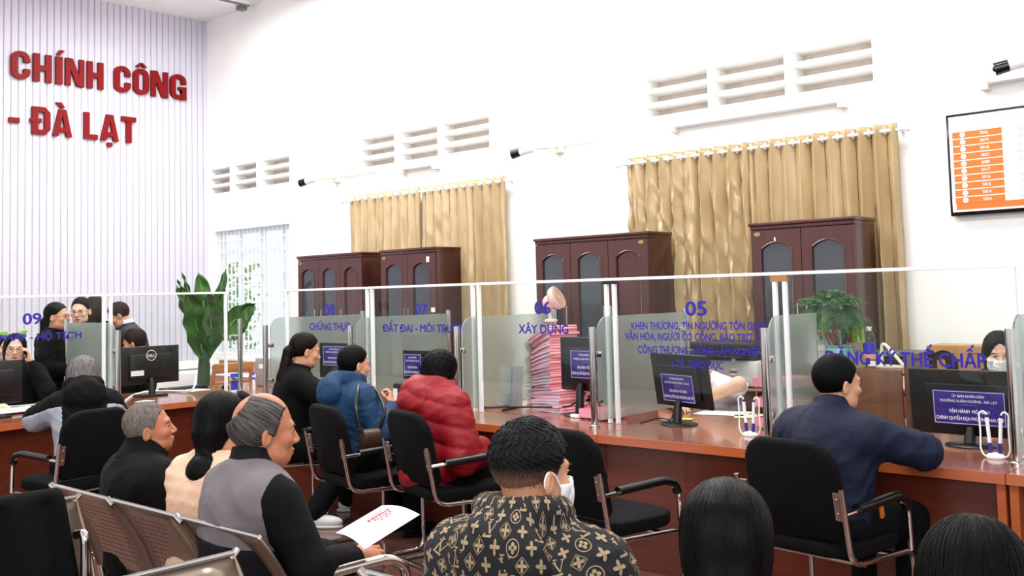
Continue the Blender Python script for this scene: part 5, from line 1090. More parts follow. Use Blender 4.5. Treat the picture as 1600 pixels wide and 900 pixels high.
def h_covered(P):      # smooth hair over the ears, gathered low at the nape
    b = s_ell(P, (0, -0.018, 0.036), (0.094, 0.110, 0.103)); b = smin(b, s_ell(P, (0, -0.045, -0.045), (0.083, 0.075, 0.085)), 0.05); b = hairline(P, [(-0.2, -0.2), (-0.03, -0.13), (0.0, -0.07), (0.03, -0.01), (0.06, 0.07), (0.09, 0.10)], b, 0.012)
    return smin(smin(b, s_cone(P, (0, -0.08, -0.08), (0, -0.125, -0.16), 0.05, 0.03), 0.04), s_cone(P, (0, -0.12, -0.16), (0, -0.14, -0.34), 0.03, 0.024), 0.02)
def h_bald(P):
    b = s_ell(P, (0, -0.02, 0.03), (0.086, 0.103, 0.093)); b = hairline(P, [(-0.14, -0.09), (-0.05, -0.082), (-0.02, -0.055), (-0.008, 0.0), (0.02, -0.005), (0.035, 0.05), (0.05, 0.075), (0.09, 0.10)], b)
    b = smax(b, 0.058-np.linalg.norm(P-A3(-0.016, -0.100, 0.082), axis=1), 0.012); return b
def h_bob(P):
    b = s_ell(P, (0, -0.02, 0.033), (0.102, 0.118, 0.104)); b = smin(b, s_ell(P, (0, -0.045, -0.05), (0.100, 0.088, 0.095)), 0.05)
    b = hairline(P, [(-0.2, -0.13), (0.0, -0.12), (0.03, -0.06), (0.045, 0.02), (0.07, 0.07), (0.09, 0.1)], b, 0.012); return b+0.002*np.sin(P[:, 0]*130+3*np.sin(P[:, 2]*40))*np.sin(P[:, 1]*90)
def f_hand(P, curl, spread=0.0):
    d = s_ell(P, (0, 0.045, 0), (0.041, 0.055, 0.0155)); d = smin(d, s_cone(P, (0, -0.04, 0), (0, 0.02, 0), 0.027, 0.028), 0.02)
    for x, L_, k in ((-0.030, 0.060, -0.25), (-0.010, 0.075, -0.06), (0.010, 0.070, 0.08), (0.029, 0.058, 0.22)):
        p = A3(x, 0.085-abs(x-0.003)*0.25, 0.0); a = 0.0; sx = k*spread; r = 0.0092
        for j, fr in enumerate((0.44, 0.32, 0.24)):
            a += curl*(0.75, 1.0, 0.7)[j]; q = p+L_*1.05*fr*A3(math.sin(sx), math.cos(a)*math.cos(sx), -math.sin(a)); d = smin(d, s_cone(P, p, q, r, r-0.0009), 0.006); p = q; r -= 0.0009
    p = A3(0.034, 0.022, -0.004); q = p+A3(0.026, 0.028, -0.014-0.012*curl); e = q+A3(0.010-0.014*curl, 0.026, -0.006-0.012*curl); d = smin(d, s_cone(P, p, q, 0.013, 0.0105), 0.012); d = smin(d, s_cone(P, q, e, 0.0105, 0.009), 0.005)
    return d
def uvball(c, r, seg=10):
    V, F = [], []; n = seg
    for i in range(n+1):
        for j in range(2*n): a, b = math.pi*i/n, math.pi*j/n; V.append((c[0]+r[0]*math.sin(a)*math.cos(b), c[1]+r[1]*math.sin(a)*math.sin(b), c[2]+r[2]*math.cos(a)))
    for i in range(n):
        for j in range(2*n): F.append((i*2*n+j, (i+1)*2*n+j, (i+1)*2*n+(j+1) % (2*n), i*2*n+(j+1) % (2*n)))
    return np.array(V), np.array(F)
class Person:
    def __init__(s, label, loc, rz, cat='person', hz=0.545, lean=0.0, side=0.0, yaw=0.0, pitch=0.0, tilt=0.0, sc=1.0, th=0.47, bs=1.0, hs=1.0, male=False, skin=SK_FAIR, armL=None, armR=None, legL=None, legR=None, handL=None, handR=None, stand=False, head_off=(0, 0.032, 0.118), fine=0.0055, jaw=1.0, lips=LIP, sh=0.175, brow=True):
        s.t = thing('person', label, cat, loc, rz); s.t.matrix_basis = s.t.matrix_basis @ Matrix.Scale(sc, 4)
        s.p0 = A3(0, 0, hz); s.Rt = Ry(side)@Rx(-lean); s.bs = bs; s.th = th; s.male = male; s.skin = skin; s.fine = fine
        T = lambda x, y, z: s.p0+s.Rt@A3(x, y, z)
        s.T = T; s.neck = T(0, -0.005, th+0.02); s.shL = T(-sh*bs, 0.0, th-0.075); s.shR = T(sh*bs, 0.0, th-0.075)
        s.hc = s.neck+s.Rt@A3(*head_off); s.Rh = Rz(yaw)@Rx(pitch)@Ry(tilt); s.hs = hs
        s.armL = [A3(*p) for p in (armL or ((-0.25, 0.06, hz+0.10), (-0.12, 0.28, hz+0.08)))]; s.armR = [A3(*p) for p in (armR or ((0.25, 0.06, hz+0.10), (0.12, 0.28, hz+0.08)))]
        if stand: dl = lambda q: ((q*0.09, 0.01, hz*0.52), (q*0.09, -0.01, 0.08))
        else: dl = lambda q: ((q*0.12, 0.44, 0.50), (q*0.12, 0.42, 0.09))
        s.hips = [T(-0.085, 0, -0.02), T(0.085, 0, -0.02)]; s.legL = [A3(*p) for p in (legL or dl(-1))]; s.legR = [A3(*p) for p in (legR or dl(1))]
        s.build_body(handL, handR, jaw, lips, brow)
    def H(s, q): return s.hc+s.hs*(s.Rh@np.asarray(q, float))
    def head_matrix(s): return Matrix.Translation(Vector(s.hc)) @ Matrix([list(r) for r in s.Rh]).to_4x4() @ Matrix.Scale(s.hs, 4)
    def torso(s, P, off, neck=False):
        q = (P-s.p0)@s.Rt; b = s.bs; k = s.th/0.47
        oh = off*0.55
        d = s_ell(q, (0, -0.01, 0.0), (0.168*b+oh, 0.13+oh, 0.14+oh)); d = smin(d, s_ell(q, (0, 0.0, 0.17*k), (0.155*b+off, 0.112+off, 0.17+off)), 0.08)
        d = smin(d, s_ell(q, (0, -0.012, 0.31*k), (0.172*b+off, 0.118+off, 0.16+off)), 0.07)
        d = smin(d, s_cone(q, (-0.145*b, -0.01, s.th-0.078), (0.145*b, -0.01, s.th-0.078), 0.056+off, 0.056+off), 0.06)
        for x in (-1, 1): d = smin(d, s_cone(q, (0, -0.02, s.th-0.005), (x*0.12*b, -0.015, s.th-0.068), 0.045+off*0.6, 0.046+off), 0.05)
        if neck: d = smin(d, s_cone(P, s.neck, s.H((0, -0.025, -0.08)), 0.052, 0.048), 0.03)
        return d, q
    def arms(s, P, off, cut=1.0, sides='LR', k=0.03):
        d = None
        for n, sh, (el, wr) in (('L', s.shL, s.armL), ('R', s.shR, s.armR)):
            if n not in sides: continue
            w_ = el+(wr-el)*cut if cut <= 1 else wr
            a = smin(s_cone(P, sh, el, 0.058+off, 0.046+off), s_cone(P, el, w_, 0.045+off, 0.034+off*1.0), k); d = a if d is None else np.minimum(d, a)
        return d
    def legs(s, P, off):
        d = None
        for hp, (kn, an) in ((s.hips[0], s.legL), (s.hips[1], s.legR)):
            a = smin(s_cone(P, hp, kn, 0.086+off, 0.062+off), s_cone(P, kn, an, 0.058+off, 0.04+off*1.4), 0.03); d = a if d is None else smin(d, a, 0.03)
        return d
    def bounds(s, pts, m): P = np.array(pts); return P.min(0)-m, P.max(0)+m
    def build_body(s, handL, handR, jaw, lips, brow):
        Vs, Fs, Ms = [], [], []; n = 0
        def put(V, F, m):
            nonlocal n
            Vs.append(V); Fs.append(F+n); Ms.append(np.full(len(F), m) if np.isscalar(m) else m); n += len(V)
        V, F = surfnet(lambda P: f_head(P, s.male, jaw), (-0.105, -0.13, -0.20), (0.105, 0.135, 0.14), s.fine)
        c = V[F].mean(1); m = np.zeros(len(F), int); m[(np.abs(c[:, 0]) < 0.0235) & (c[:, 1] > 0.086) & (c[:, 2] > -0.0765) & (c[:, 2] < -0.052) & (np.abs(c[:, 0])*0.35+np.abs(c[:, 2]+0.0635) < 0.0125)] = 1
        put(s.hc+s.hs*(V@s.Rh.T), F, m)
        for x in (-1, 1):
            V, F = uvball((x*0.031, 0.0755, 0.0055), (0.0125, 0.0125, 0.0095)); put(s.hc+s.hs*(V@s.Rh.T), F, 2)
            V, F = uvball((x*0.031, 0.0855, 0.0045), (0.0058, 0.0036, 0.0058), 8); put(s.hc+s.hs*(V@s.Rh.T), F, 3)
            V, F = uvball((x*0.031, 0.0795, 0.0112), (0.0155, 0.0115, 0.0052), 8); put(s.hc+s.hs*(V@s.Rh.T), F, 0)      # upper lid
            V, F = uvball((x*0.031, 0.0905, 0.0092), (0.0135, 0.0025, 0.0012), 6); put(s.hc+s.hs*(V@s.Rh.T), F, 4)
            if brow: V, F = uvball((x*0.033, 0.0885, 0.0265), (0.0175, 0.005, 0.003), 8); put(s.hc+s.hs*((V)@s.Rh.T), F, 4)
        core = lambda P: np.minimum(np.minimum(s.torso(P, -0.03, True)[0], s.arms(P, -0.014)), s.legs(P, -0.02))
        lo, hi = s.bounds([*s.hips, *s.legL, *s.legR, *s.armL, *s.armR, s.shL, s.shR, s.H((0, 0, -0.06))], 0.14); V, F = surfnet(core, lo, hi, 0.019); put(V, F, 0)
        for nm, (el, wr), hd in (('L', s.armL, handL), ('R', s.armR, handR)):
            hd = hd or {}; d = A3(*hd['dir']) if 'dir' in hd else wr-el; d = d/np.linalg.norm(d); pn = A3(*hd.get('palm', (0, 0, -1))); z = -(pn-d*(pn@d)); z /= np.linalg.norm(z); x = np.cross(d, z); R_ = np.stack([x, d, z], 1)
            V, F = surfnet(lambda P: f_hand(P, hd.get('curl', 0.35), hd.get('spread', 0.5)), (-0.075, -0.05, -0.09), (0.085, 0.185, 0.035), hd.get('h', 0.0045))
            sx = hd.get('thumb', 1 if nm == 'L' else -1); V = V*A3(sx, 1, 1); F = F if sx > 0 else F[:, ::-1]
            put(wr+d*0.02+V@R_.T, F, 0)
        me = np_mesh('body', np.concatenate(Vs), np.concatenate(Fs), [s.skin, lips, EYEW, IRIS, BROW], np.concatenate(Ms)); s.body = link('body', me, s.t)
    def part(s, name, f, lo, hi, h, mt): V, F = surfnet(f, lo, hi, h); return link(name, np_mesh(name, V, F, [mt] if not isinstance(mt, list) else mt), s.t)
    def hpart(s, name, f, lo, hi, h, mt):
        V, F = surfnet(f, lo, hi, h); o = link(name, np_mesh(name, V, F, [mt]), s.t); o.matrix_basis = s.head_matrix(); return o
    def hair(s, f, mt, lo=(-0.13, -0.17, -0.16), hi=(0.13, 0.12, 0.16), h=0.006, name='hair', n=1500, flow='crown', tie=(0, -0.05, 0.14), L=0.05, lift=0.003, w=0.0011, zmin=-9, jit=0.12):
        """hair volume plus single locks that follow its surface"""
        V, F = surfnet(f, lo, hi, h); rg = np.random.default_rng(len(V)); tie = A3(*tie); k = 6
        P = V[rg.integers(0, len(V), n)]+rg.normal(0, h*0.5, (n, 3)); P = P[P[:, 2] > zmin]; n = len(P); st = L/k*rg.uniform(0.5, 1.2, (n, 1)); jit = rg.normal(0, jit, (n, 3)); off = rg.uniform(0.0, lift, n); path = []; nrm = []
        for i in range(k+1):
            e = 0.002; f0 = f(P); g = np.stack([f(P+A3(e, 0, 0))-f0, f(P+A3(0, e, 0))-f0, f(P+A3(0, 0, e))-f0], 1); g /= np.linalg.norm(g, axis=1, keepdims=True)+1e-9
            P = P-g*(f0-off*(0.4+0.6*i/k)-0.0006)[:, None]; path.append(P.copy()); nrm.append(g)
            d = (tie-P) if flow == 'tie' else (P-tie); d /= np.linalg.norm(d, axis=1, keepdims=True)+1e-9
            if flow == 'down': d = d*np.clip((P[:, 2:3]-0.02)*14, 0, 1)+A3(0, 0, -1)*np.clip(1.2-(P[:, 2:3]-0.02)*14, 0, 1)
            d = d+jit; d -= g*(d*g).sum(1, keepdims=True); d /= np.linalg.norm(d, axis=1, keepdims=True)+1e-9; P = P+d*st
        path = np.array(path); nrm = np.array(nrm); dd = np.gradient(path, axis=0); sd = np.cross(dd, nrm); sd /= np.linalg.norm(sd, axis=2, keepdims=True)+1e-9
        wd = w*(1.0-0.8*(np.arange(k+1)/k)**2)[:, None, None]; A_ = path-sd*wd; B_ = path+sd*wd; m = len(V)
        SV = np.stack([A_, B_], 1).transpose(2, 0, 1, 3).reshape(-1, 3); base = m+np.arange(n)[:, None]*(2*(k+1))+np.arange(k)[None, :]*2
        SF = np.stack([base, base+1, base+3, base+2], 2).reshape(-1, 4)
        o = link(name, np_mesh(name, np.concatenate([V, SV]), np.concatenate([F, SF]), [mt]), s.t); o.matrix_basis = s.head_matrix(); return o
    def hmesh(s, name, mb, mt): o = obj(name, mb, mt, s.t); o.matrix_basis = s.head_matrix(); return o
    def top(s, mt, off=0.022, cut=0.93, hem=-0.06, wr=0.012, quilt=0.0, hood=False, collar=None, h=0.013, sleeves=True, seed=1, name='jacket', sides='LR', nz=0.0, sleeve_off=None, lump=None, freq=22.0):
        def f(P):
            d, q = s.torso(P, off)
            if sleeves:
                so = off if sleeve_off is None else sleeve_off; a = s.arms(P, so*0.95, cut, sides)
                d = smin(d, a, 0.04)
            if hood:
                zc = s.th+0.050+0.12*np.clip(-q[:, 1]-0.02, -0.1, 0.05); rad = np.sqrt((q[:, 0]/1.05)**2+(q[:, 1]+0.022)**2); hd = np.sqrt((rad-0.092)**2+((q[:, 2]-zc)*0.75)**2)-0.032
                hd = smin(hd, s_ell(q, (0, -0.150, s.th-0.035), (0.13, 0.055, 0.10)), 0.04); d = smin(d, hd, 0.018)
            if lump: d = lump(d, q)
            if quilt: d = d-quilt*(np.abs(np.sin((q[:, 2]+0.25*np.abs(q[:, 0]))*math.pi/0.115+0.4*np.sin(q[:, 0]*9)))**0.38)-0.004*np.abs(np.sin(q[:, 0]*math.pi/0.21))
            d = d+wr*0.5*wrinkle(P, seed, freq)
            d = smax(d, hem-q[:, 2], 0.01); d = smax(d, q[:, 2]-(s.th+0.115+nz), 0.01)
            nk = s_cone(P, s.neck-(s.H((0, -0.025, -0.08))-s.neck)*0.3, s.H((0, -0.02, -0.02)), 0.058, 0.058)
            return smax(d, -nk, 0.008)
        s.ftop = f
        pts = [s.T(-0.2, -0.16, hem), s.T(0.2, 0.16, hem), s.T(-0.2, -0.17, s.th+0.09), s.T(0.2, 0.14, s.th+0.09), s.shL, s.shR]
        if sleeves: pts += [p for n_, a in (('L', s.armL), ('R', s.armR)) if n_ in sides for p in a]
        lo, hi = s.bounds(pts, 0.10); o = s.part(name, f, lo, hi, h, mt)
        if collar: s.collar(*collar)
        return o
    def collar(s, mt, hgt=0.065, r=0.072, th=0.011, name='collar'):
        nk = s.H((0, -0.028, -0.09)); base = s.neck+s.Rt@A3(0, -0.005, -0.03); ax = nk-base; ax = ax/np.linalg.norm(ax)
        def f(P):
            q = P-base; t = q@ax; rad = np.linalg.norm((q-t[:, None]*ax), axis=1); ang = q@s.Rt
            rr = r+0.012*(1-np.clip(t/hgt, 0, 1)); d = np.abs(rad-rr)-th; front = np.clip((ang[:, 1]-0.02)/0.06, 0, 1); d = np.maximum(d, np.abs(t-hgt*0.5+front*0.012)-(hgt*0.5+0.02)); return smax(d, -0.0*t-1, 0.01)
        return s.part(name, f, base-0.13, base+0.15, 0.0075, mt)
    def trousers(s, mt, off=0.016, h=0.018, seed=9):
        def f(P):
            q = (P-s.p0)@s.Rt; d = s_ell(q, (0, -0.01, -0.01), (0.178*s.bs+off*.7, 0.135+off*.7, 0.13+off*.5)); d = smin(d, s.legs(P, off), 0.05)+0.005*wrinkle(P, seed, 18)
            return smax(d, q[:, 2]-0.09, 0.01)
        lo, hi = s.bounds([*s.hips, *s.legL, *s.legR, s.p0], 0.22); return s.part('trousers', f, lo, hi, h, mt)
    def shoes(s, mt, sole=None, dirs=((0, 1, 0), (0, 1, 0))):
        for (kn, an), d in zip((s.legL, s.legR), dirs):
            d = A3(*d); d /= np.linalg.norm(d); a = A3(an[0], an[1], max(0.045, an[2]-0.045)); R_ = np.stack([np.cross(d, A3(0, 0, 1)), d, A3(0, 0, 1)], 1); c = A3(a[0], a[1], 0)
            def f(P):
                q = (P-c)@R_; g = s_ell(q, (0, 0.07, 0.04), (0.046, 0.13, 0.042)); g = smin(g, s_ell(q, (0, -0.01, 0.065), (0.042, 0.055, 0.06)), 0.03); return smax(g, 0.018-q[:, 2], 0.006)
            o = s.part('shoe', f, c-A3(0.22, 0.22, 0.02), c+A3(0.22, 0.22, 0.15), 0.009, mt)
            def g(P): q = (P-c)@R_; return np.maximum(s_ell(q, (0, 0.06, 0.01), (0.05, 0.142, 0.05)), np.abs(q[:, 2]-0.0105)-0.0105)
            V, F = surfnet(g, c-A3(0.22, 0.22, 0.02), c+A3(0.22, 0.22, 0.06), 0.009); link('sole', np_mesh('sole', V, F, [sole or mt]), o)
    def glasses(s, mt, rx=0.022, rz_=0.017):
        g = MB()
        for x in (-1, 1):
            c = Vector((x*0.031, 0.104, 0.001)); g.tube([c+Vector((rx*math.cos(a), -0.004*abs(math.cos(a)), rz_*math.sin(a))) for a in [2*math.pi*k/20 for k in range(20)]], 0.0019, 6, True)
            g.tube([(x*0.053, 0.1, 0.004), (x*0.073, 0.06, 0.006), (x*0.082, -0.01, 0.012)], 0.0017, 6)
        g.tube([(-0.0095, 0.104, 0.004), (0, 0.108, 0.006), (0.0095, 0.104, 0.004)], 0.0017, 6); s.hmesh('glasses', g, mt)
    def mask(s, mt):
        def f(P): d = f_head(P, s.male); d = np.minimum(d, s_ell(P, (0, 0.075, -0.05), (0.04, 0.042, 0.05))); d = smin(d, s_cone(P, (0, 0.10, 0.0), (0, 0.105, -0.085), 0.012, 0.014), 0.03); d = np.abs(d-0.004)-0.0024; d = np.maximum(d, 0.036-P[:, 1]-0.1*np.abs(P[:, 2]+0.05)); top = -0.008-0.10*np.abs(P[:, 0]); return np.maximum(np.maximum(d, P[:, 2]-top), -0.112-P[:, 2])
        m_ = s.hpart('face_mask', f, (-0.1, 0.02, -0.125), (0.1, 0.14, 0.01), 0.0045, mt)
        for x in (-1, 1):
            lp = MB().tube(fillet([(x*0.069, 0.036, -0.022), (x*0.079, 0.01, 0.012), (x*0.083, -0.018, 0.022), (x*0.086, -0.032, -0.006), (x*0.077, -0.01, -0.042), (x*0.062, 0.034, -0.085)], 0.02, 5), 0.0022, 6); o = s.hmesh('ear_loop', lp, mt)
    def report(s, nm):
        W = s.t.matrix_basis @ Vector(s.H((0, -0.015, 0.127))); v = W-OC; print('PPL', nm, 'head top px', round(CXP+FPX*v.dot(CR)/v.dot(CF)), round(CYP-FPX*v.dot(CU)/v.dot(CF)), 'world', [round(q, 2) for q in W], 'px/m', round(FPX/v.dot(CF)))
F_NAVY = mat('navy_jacket_cloth', (13, 21, 44), 0.7, var=0.15, vscale=14, bump=0.35, bscale=26, spec=0.25); F_BLACK = mat('black_jacket_cloth', (7, 7, 8), 0.85, var=0.2, vscale=14, bump=0.35, bscale=26, spec=0.15); F_DARK = mat('dark_trouser_cloth', (8, 9, 13), 0.85, var=0.2, vscale=20, bump=0.2, bscale=40, spec=0.15); F_RED = mat('red_puffer_nylon', (134, 9, 22), 0.55, var=0.08, vscale=10, bump=0.3, bscale=30, spec=0.35); F_BLUE = mat('blue_jacket_cloth', (17, 52, 86), 0.7, var=0.12, vscale=10, bump=0.35, bscale=26, spec=0.3); F_GREYV = mat('grey_vest_cloth', (104, 96, 100), 0.8, var=0.1, vscale=10, bump=0.15, bscale=80); F_DARKV = mat('dark_vest_panel', (17, 16, 20), 0.85, var=0.1, spec=0.2); F_BEIGE = mat('beige_fleece', (218, 178, 150), 0.95, var=0.08, vscale=90, bump=0.25, bscale=160); F_GREYP = mat('light_grey_panel', (150, 154, 164), 0.75, var=0.06, vscale=12, bump=0.1); F_WHITE = mat('white_shirt', (236, 236, 240), 0.75, var=0.02, bump=0.08, bscale=40); F_SUIT = mat('dark_navy_suit', (16, 20, 34), 0.7, var=0.1); WHITE_SHOE = mat('white_sneaker', (222, 220, 216), 0.6, var=0.04, bump=0.1); F_HOOD = mat('charcoal_hoodie', (17, 17, 21), 0.9, var=0.15, vscale=30, bump=0.2, bscale=120); MASKM = mat('white_mask', (236, 238, 242), 0.8, var=0.02, bump=0.05, bscale=80); BLACKF = mat('black_frame', (18, 16, 16), 0.3, var=0.1)
# --- man in navy at booth 04
p = Person('person in a navy jacket with short black hair leaning on the right counter', (-2.05, 4.31, 0), math.radians(-12), lean=0.14, yaw=math.radians(-22), pitch=-0.05, male=True, skin=SK_MID, hs=1.02, th=0.45, bs=1.12, sc=1.0, armL=((-0.36, 0.20, 0.86), (-0.14, 0.46, 0.80)), armR=((0.335, 0.23, 0.845), (0.14, 0.48, 0.815)), handL={'curl': 0.3}, handR={'curl': 0.3}); p.report('navy')
p.hair(h_short, HB, h=0.005); p.top(F_NAVY, 0.03, wr=0.016, hem=-0.10, seed=3, collar=(F_NAVY, 0.06, 0.07), h=0.011, freq=16); p.trousers(F_DARK); p.shoes(F_BLACK)
tb = MB().box((0.222, 0.075, 0.60), (0.014, 0.03, 0.07), (0.25, 0, 0.3), 0.003); obj('orange_pocket_tab', tb, mat('orange_tab', (224, 110, 40), 0.6, var=0.05), p.t)
# --- woman in red
p = Person('person in a red puffer jacket with short black hair seated at booth 06', (-4.46, 4.13, 0), math.radians(-10), lean=0.12, yaw=math.radians(18), pitch=-0.12, skin=SK_MID, bs=0.96, th=0.44, side=-0.02); p.report('red')
p.hair(h_bob, HB, h=0.006, flow='down', n=3000, L=0.08); p.top(F_RED, 0.050, quilt=0.016, wr=0.012, hem=-0.12, hood=True, seed=5, h=0.011, collar=(F_RED, 0.075, 0.085, 0.016)); p.trousers(F_BLACK); p.shoes(F_BLACK)
# --- woman in blue
p = Person('person in a blue hooded jacket with a low dark bun at booth 07', (-5.22, 4.10, 0), math.radians(-8), lean=0.10, yaw=math.radians(-4), pitch=-0.08, skin=SK_MID, th=0.455, side=-0.05, armR=((0.25, 0.10, 0.70), (0.08, 0.29, 0.84)), handR={'dir': (-0.3, 0.25, 0.9), 'palm': (-0.6, -0.5, 0), 'curl': 0.9}); p.report('blue'); BLUE = p
p.hair(h_tied((-0.015, -0.118, -0.06), (0.052, 0.042, 0.042)), HB); p.top(F_BLUE, 0.032, wr=0.014, hem=-0.13, hood=True, seed=6, h=0.012, collar=(F_BLUE, 0.05, 0.075)); p.trousers(F_DARK); p.shoes(F_BLACK)
# --- woman in black with a ponytail
p = Person('person in a black jacket with a long ponytail at booth 08', (-6.12, 4.30, 0), math.radians(-28), lean=0.14, yaw=math.radians(8), pitch=-0.2, skin=SK_MID, th=0.47, sc=1.03, hz=0.56, armL=((-0.2, 0.28, 0.82), (0.05, 0.50, 0.80)), armR=((0.36, 0.24, 0.85), (0.34, 0.5, 0.80)), legR=((0.22, 0.40, 0.47), (0.30, 0.12, 0.10))); p.report('black')
p.hair(h_tied((0, -0.112, -0.01), (0.03, 0.03, 0.03), [((0, -0.12, -0.02), (0, -0.115, -0.2), 0.034, 0.046), ((0, -0.115, -0.2), (0, -0.09, -0.46), 0.046, 0.03)]), HBR, lo=(-0.13, -0.22, -0.5), flow='tie', tie=(0, -0.11, -0.6), n=2500, L=0.09); p.top(F_BLACK, 0.028, hem=-0.10, seed=7, h=0.013, collar=(F_BLACK, 0.05, 0.075)); p.trousers(F_DARK, 0.02); p.shoes(WHITE_SHOE, WHITE_SHOE, ((0, 1, 0), (0.5, 0.8, 0)))
# --- bald man with the paper
p = Person('person with a balding grey head in a grey vest holding a white paper', (-3.10, 1.99, 0), math.radians(-8), lean=0.08, yaw=math.radians(-14), pitch=-0.06, male=True, skin=SK_TAN, th=0.44, hz=0.535, bs=1.12, hs=1.08, fine=0.0045, lips=LIP2, jaw=1.1, armL=((-0.27, 0.08, 0.66), (-0.10, 0.30, 0.62)), armR=((0.30, 0.09, 0.69), (0.13, 0.34, 0.64)), handR={'dir': (0.1, 0.95, 0.0), 'palm': (-0.7, 0, -0.6), 'curl': 0.55}, handL={'curl': 0.5}); p.report('bald'); BALD = p
p.hair(h_bald, HBALD, h=0.0045, n=8000, tie=(-0.016, -0.11, 0.09), L=0.08, jit=0.03, lift=0.0007, w=0.0013)
p.top(F_BLACK, 0.020, wr=0.010, hem=0.05, seed=8, h=0.011, name='sleeves', cut=0.95, collar=(F_DARKV, 0.07, 0.072, 0.012), freq=16)
p.top(F_GREYV, 0.034, wr=0.008, hem=-0.10, seed=4, sleeves=False, h=0.009, name='vest', freq=12)
fv = p.ftop; p.part('lower_panel', lambda P: smax(fv(P)-0.004, ((P-p.p0)@p.Rt)[:, 2]-0.225+0.05*((P-p.p0)@p.Rt)[:, 0], 0.004), *p.bounds([p.T(-0.22, -0.2, -0.12), p.T(0.22, 0.18, 0.26)], 0.03), 0.008, F_DARKV)
p.trousers(mat('dark_navy_trouser', (15, 18, 32), 0.8, var=0.15)); p.shoes(F_BLACK)
# --- woman in beige behind him
p = Person('person in a beige fleece with a low black bun beside the grey vest man', (-3.56, 2.13, 0), math.radians(2), lean=0.05, yaw=math.radians(14), pitch=-0.04, skin=SK_MID, th=0.42, hz=0.53); p.report('beige')
p.hair(h_tied((0.02, -0.115, -0.165), (0.074, 0.062, 0.068), [((0, -0.07, -0.03), (0.01, -0.09, -0.12), 0.07, 0.034)], 1.06), HBD, lo=(-0.14, -0.2, -0.26), h=0.005, flow='tie', tie=(-0.01, -0.10, -0.14), n=4000, L=0.08, jit=0.05); p.top(F_BEIGE, 0.028, hem=-0.1, seed=10, h=0.012, collar=(F_BEIGE, 0.045, 0.072)); p.trousers(F_DARK); p.shoes(F_BLACK)
# --- old man in black
p = Person('person with short grizzled hair in a black jacket looking right on the bench end', (-4.16, 2.18, 0), math.radians(-8), lean=-0.04, side=-0.03, yaw=math.radians(-24), pitch=0.14, tilt=0.08, male=True, skin=SK_TAN, th=0.42, hz=0.47, sc=1.0, hs=0.95, bs=1.1, fine=0.0045, lips=LIP2, jaw=1.1, head_off=(0, 0.045, 0.115)); p.report('old')
p.hair(lambda P: hairline(P, [(-0.14, -0.08), (-0.05, -0.07), (-0.02, -0.045), (-0.008, 0.01), (0.024, -0.008), (0.034, 0.03), (0.05, 0.066), (0.09, 0.10)], s_ell(P, (0, -0.015, 0.036), (0.078, 0.099, 0.095)), 0.006), HOLD, h=0.0045, n=3500, L=0.022, lift=0.002); p.top(F_BLACK, 0.04, wr=0.014, hem=-0.10, seed=11, h=0.012, collar=(F_BLACK, 0.075, 0.085, 0.013), freq=14); p.trousers(F_DARK); p.shoes(F_BLACK)
# --- grey haired elder at the left counter
p = Person('person with grey bobbed hair in a black and grey jacket bent over booth nine', (-6.61, 3.03, 0), math.radians(68), lean=0.34, side=0.0, yaw=0.0, pitch=-0.22, skin=SK_TAN, th=0.45, bs=0.92, armL=((-0.29, 0.26, 0.82), (-0.14, 0.52, 0.80)), armR=((0.22, 0.30, 0.80), (0.06, 0.52, 0.80))); p.report('elder')
p.hair(h_bob, HGR, h=0.006, flow='down', n=3000, L=0.07, lift=0.008)
p.top(F_BLACK, 0.034, hem=-0.12, hood=True, seed=12, h=0.012, collar=(F_BLACK, 0.06, 0.078))
fe = p.ftop
def grey_region(P):
    q = (P-p.p0)@p.Rt; side = 0.13-np.abs(q[:, 0]); top_ = q[:, 2]-0.35; arm_low = P[:, 2]-(0.965-0.30*np.clip((P-p.p0)[:, 1]-0.12, 0, 1)); return smax(smax(side, top_, 0.02), arm_low, 0.02)
p.part('grey_panel', lambda P: smax(fe(P)-0.004, grey_region(P), 0.004), *p.bounds([p.T(-0.25, -0.2, -0.14), p.T(0.25, 0.2, 0.4), *p.armL, *p.armR], 0.09), 0.010, F_GREYP)
p.trousers(F_BLACK, 0.022); p.shoes(F_BLACK)
# --- man with mask and patterned hoodie
LV = Person('person in a monogram patterned hoodie and white face mask in front', (-1.72, 1.90, 0), math.radians(14), lean=0.06, yaw=math.radians(-24), pitch=-0.05, male=True, skin=SK_MID, th=0.44, hz=0.535, bs=1.12, hs=1.02, fine=0.004); p = LV; p.report('LV')
def fade_mat():
    m = hair_mat('faded_black_hair', (6, 6, 8), (20, 19, 24), tie=(0.0, -0.065, 0.13), rough=0.4, scale=22, bump=0.5, spec=0.2); nt = m.node_tree; N = nt.nodes; L = nt.links; b = N['Principled BSDF']
    tc = N.new('ShaderNodeTexCoord'); sx = N.new('ShaderNodeSeparateXYZ'); L.new(tc.outputs['Object'], sx.inputs[0]); r = N.new('ShaderNodeMapRange'); r.inputs['From Min'].default_value = -0.055; r.inputs['From Max'].default_value = 0.028
    nz = N.new('ShaderNodeTexNoise'); nz.inputs['Scale'].default_value = 420; L.new(tc.outputs['Object'], nz.inputs['Vector']); ad = N.new('ShaderNodeMath'); ad.operation = 'MULTIPLY_ADD'; ad.inputs[1].default_value = 0.05; L.new(nz.outputs['Fac'], ad.inputs[0]); L.new(sx.outputs[2], ad.inputs[2]); sb = N.new('ShaderNodeMath'); sb.operation = 'SUBTRACT'; sb.inputs[1].default_value = 0.025; L.new(ad.outputs[0], sb.inputs[0]); L.new(sb.outputs[0], r.inputs['Value'])
    mx = N.new('ShaderNodeMix'); mx.data_type = 'RGBA'; L.new(r.outputs[0], mx.inputs['Factor']); mx.inputs['A'].default_value = (*lin((176, 130, 104)), 1); src = b.inputs['Base Color'].links[0].from_socket; L.new(src, mx.inputs['B']); L.new(mx.outputs['Result'], b.inputs['Base Color']); return m
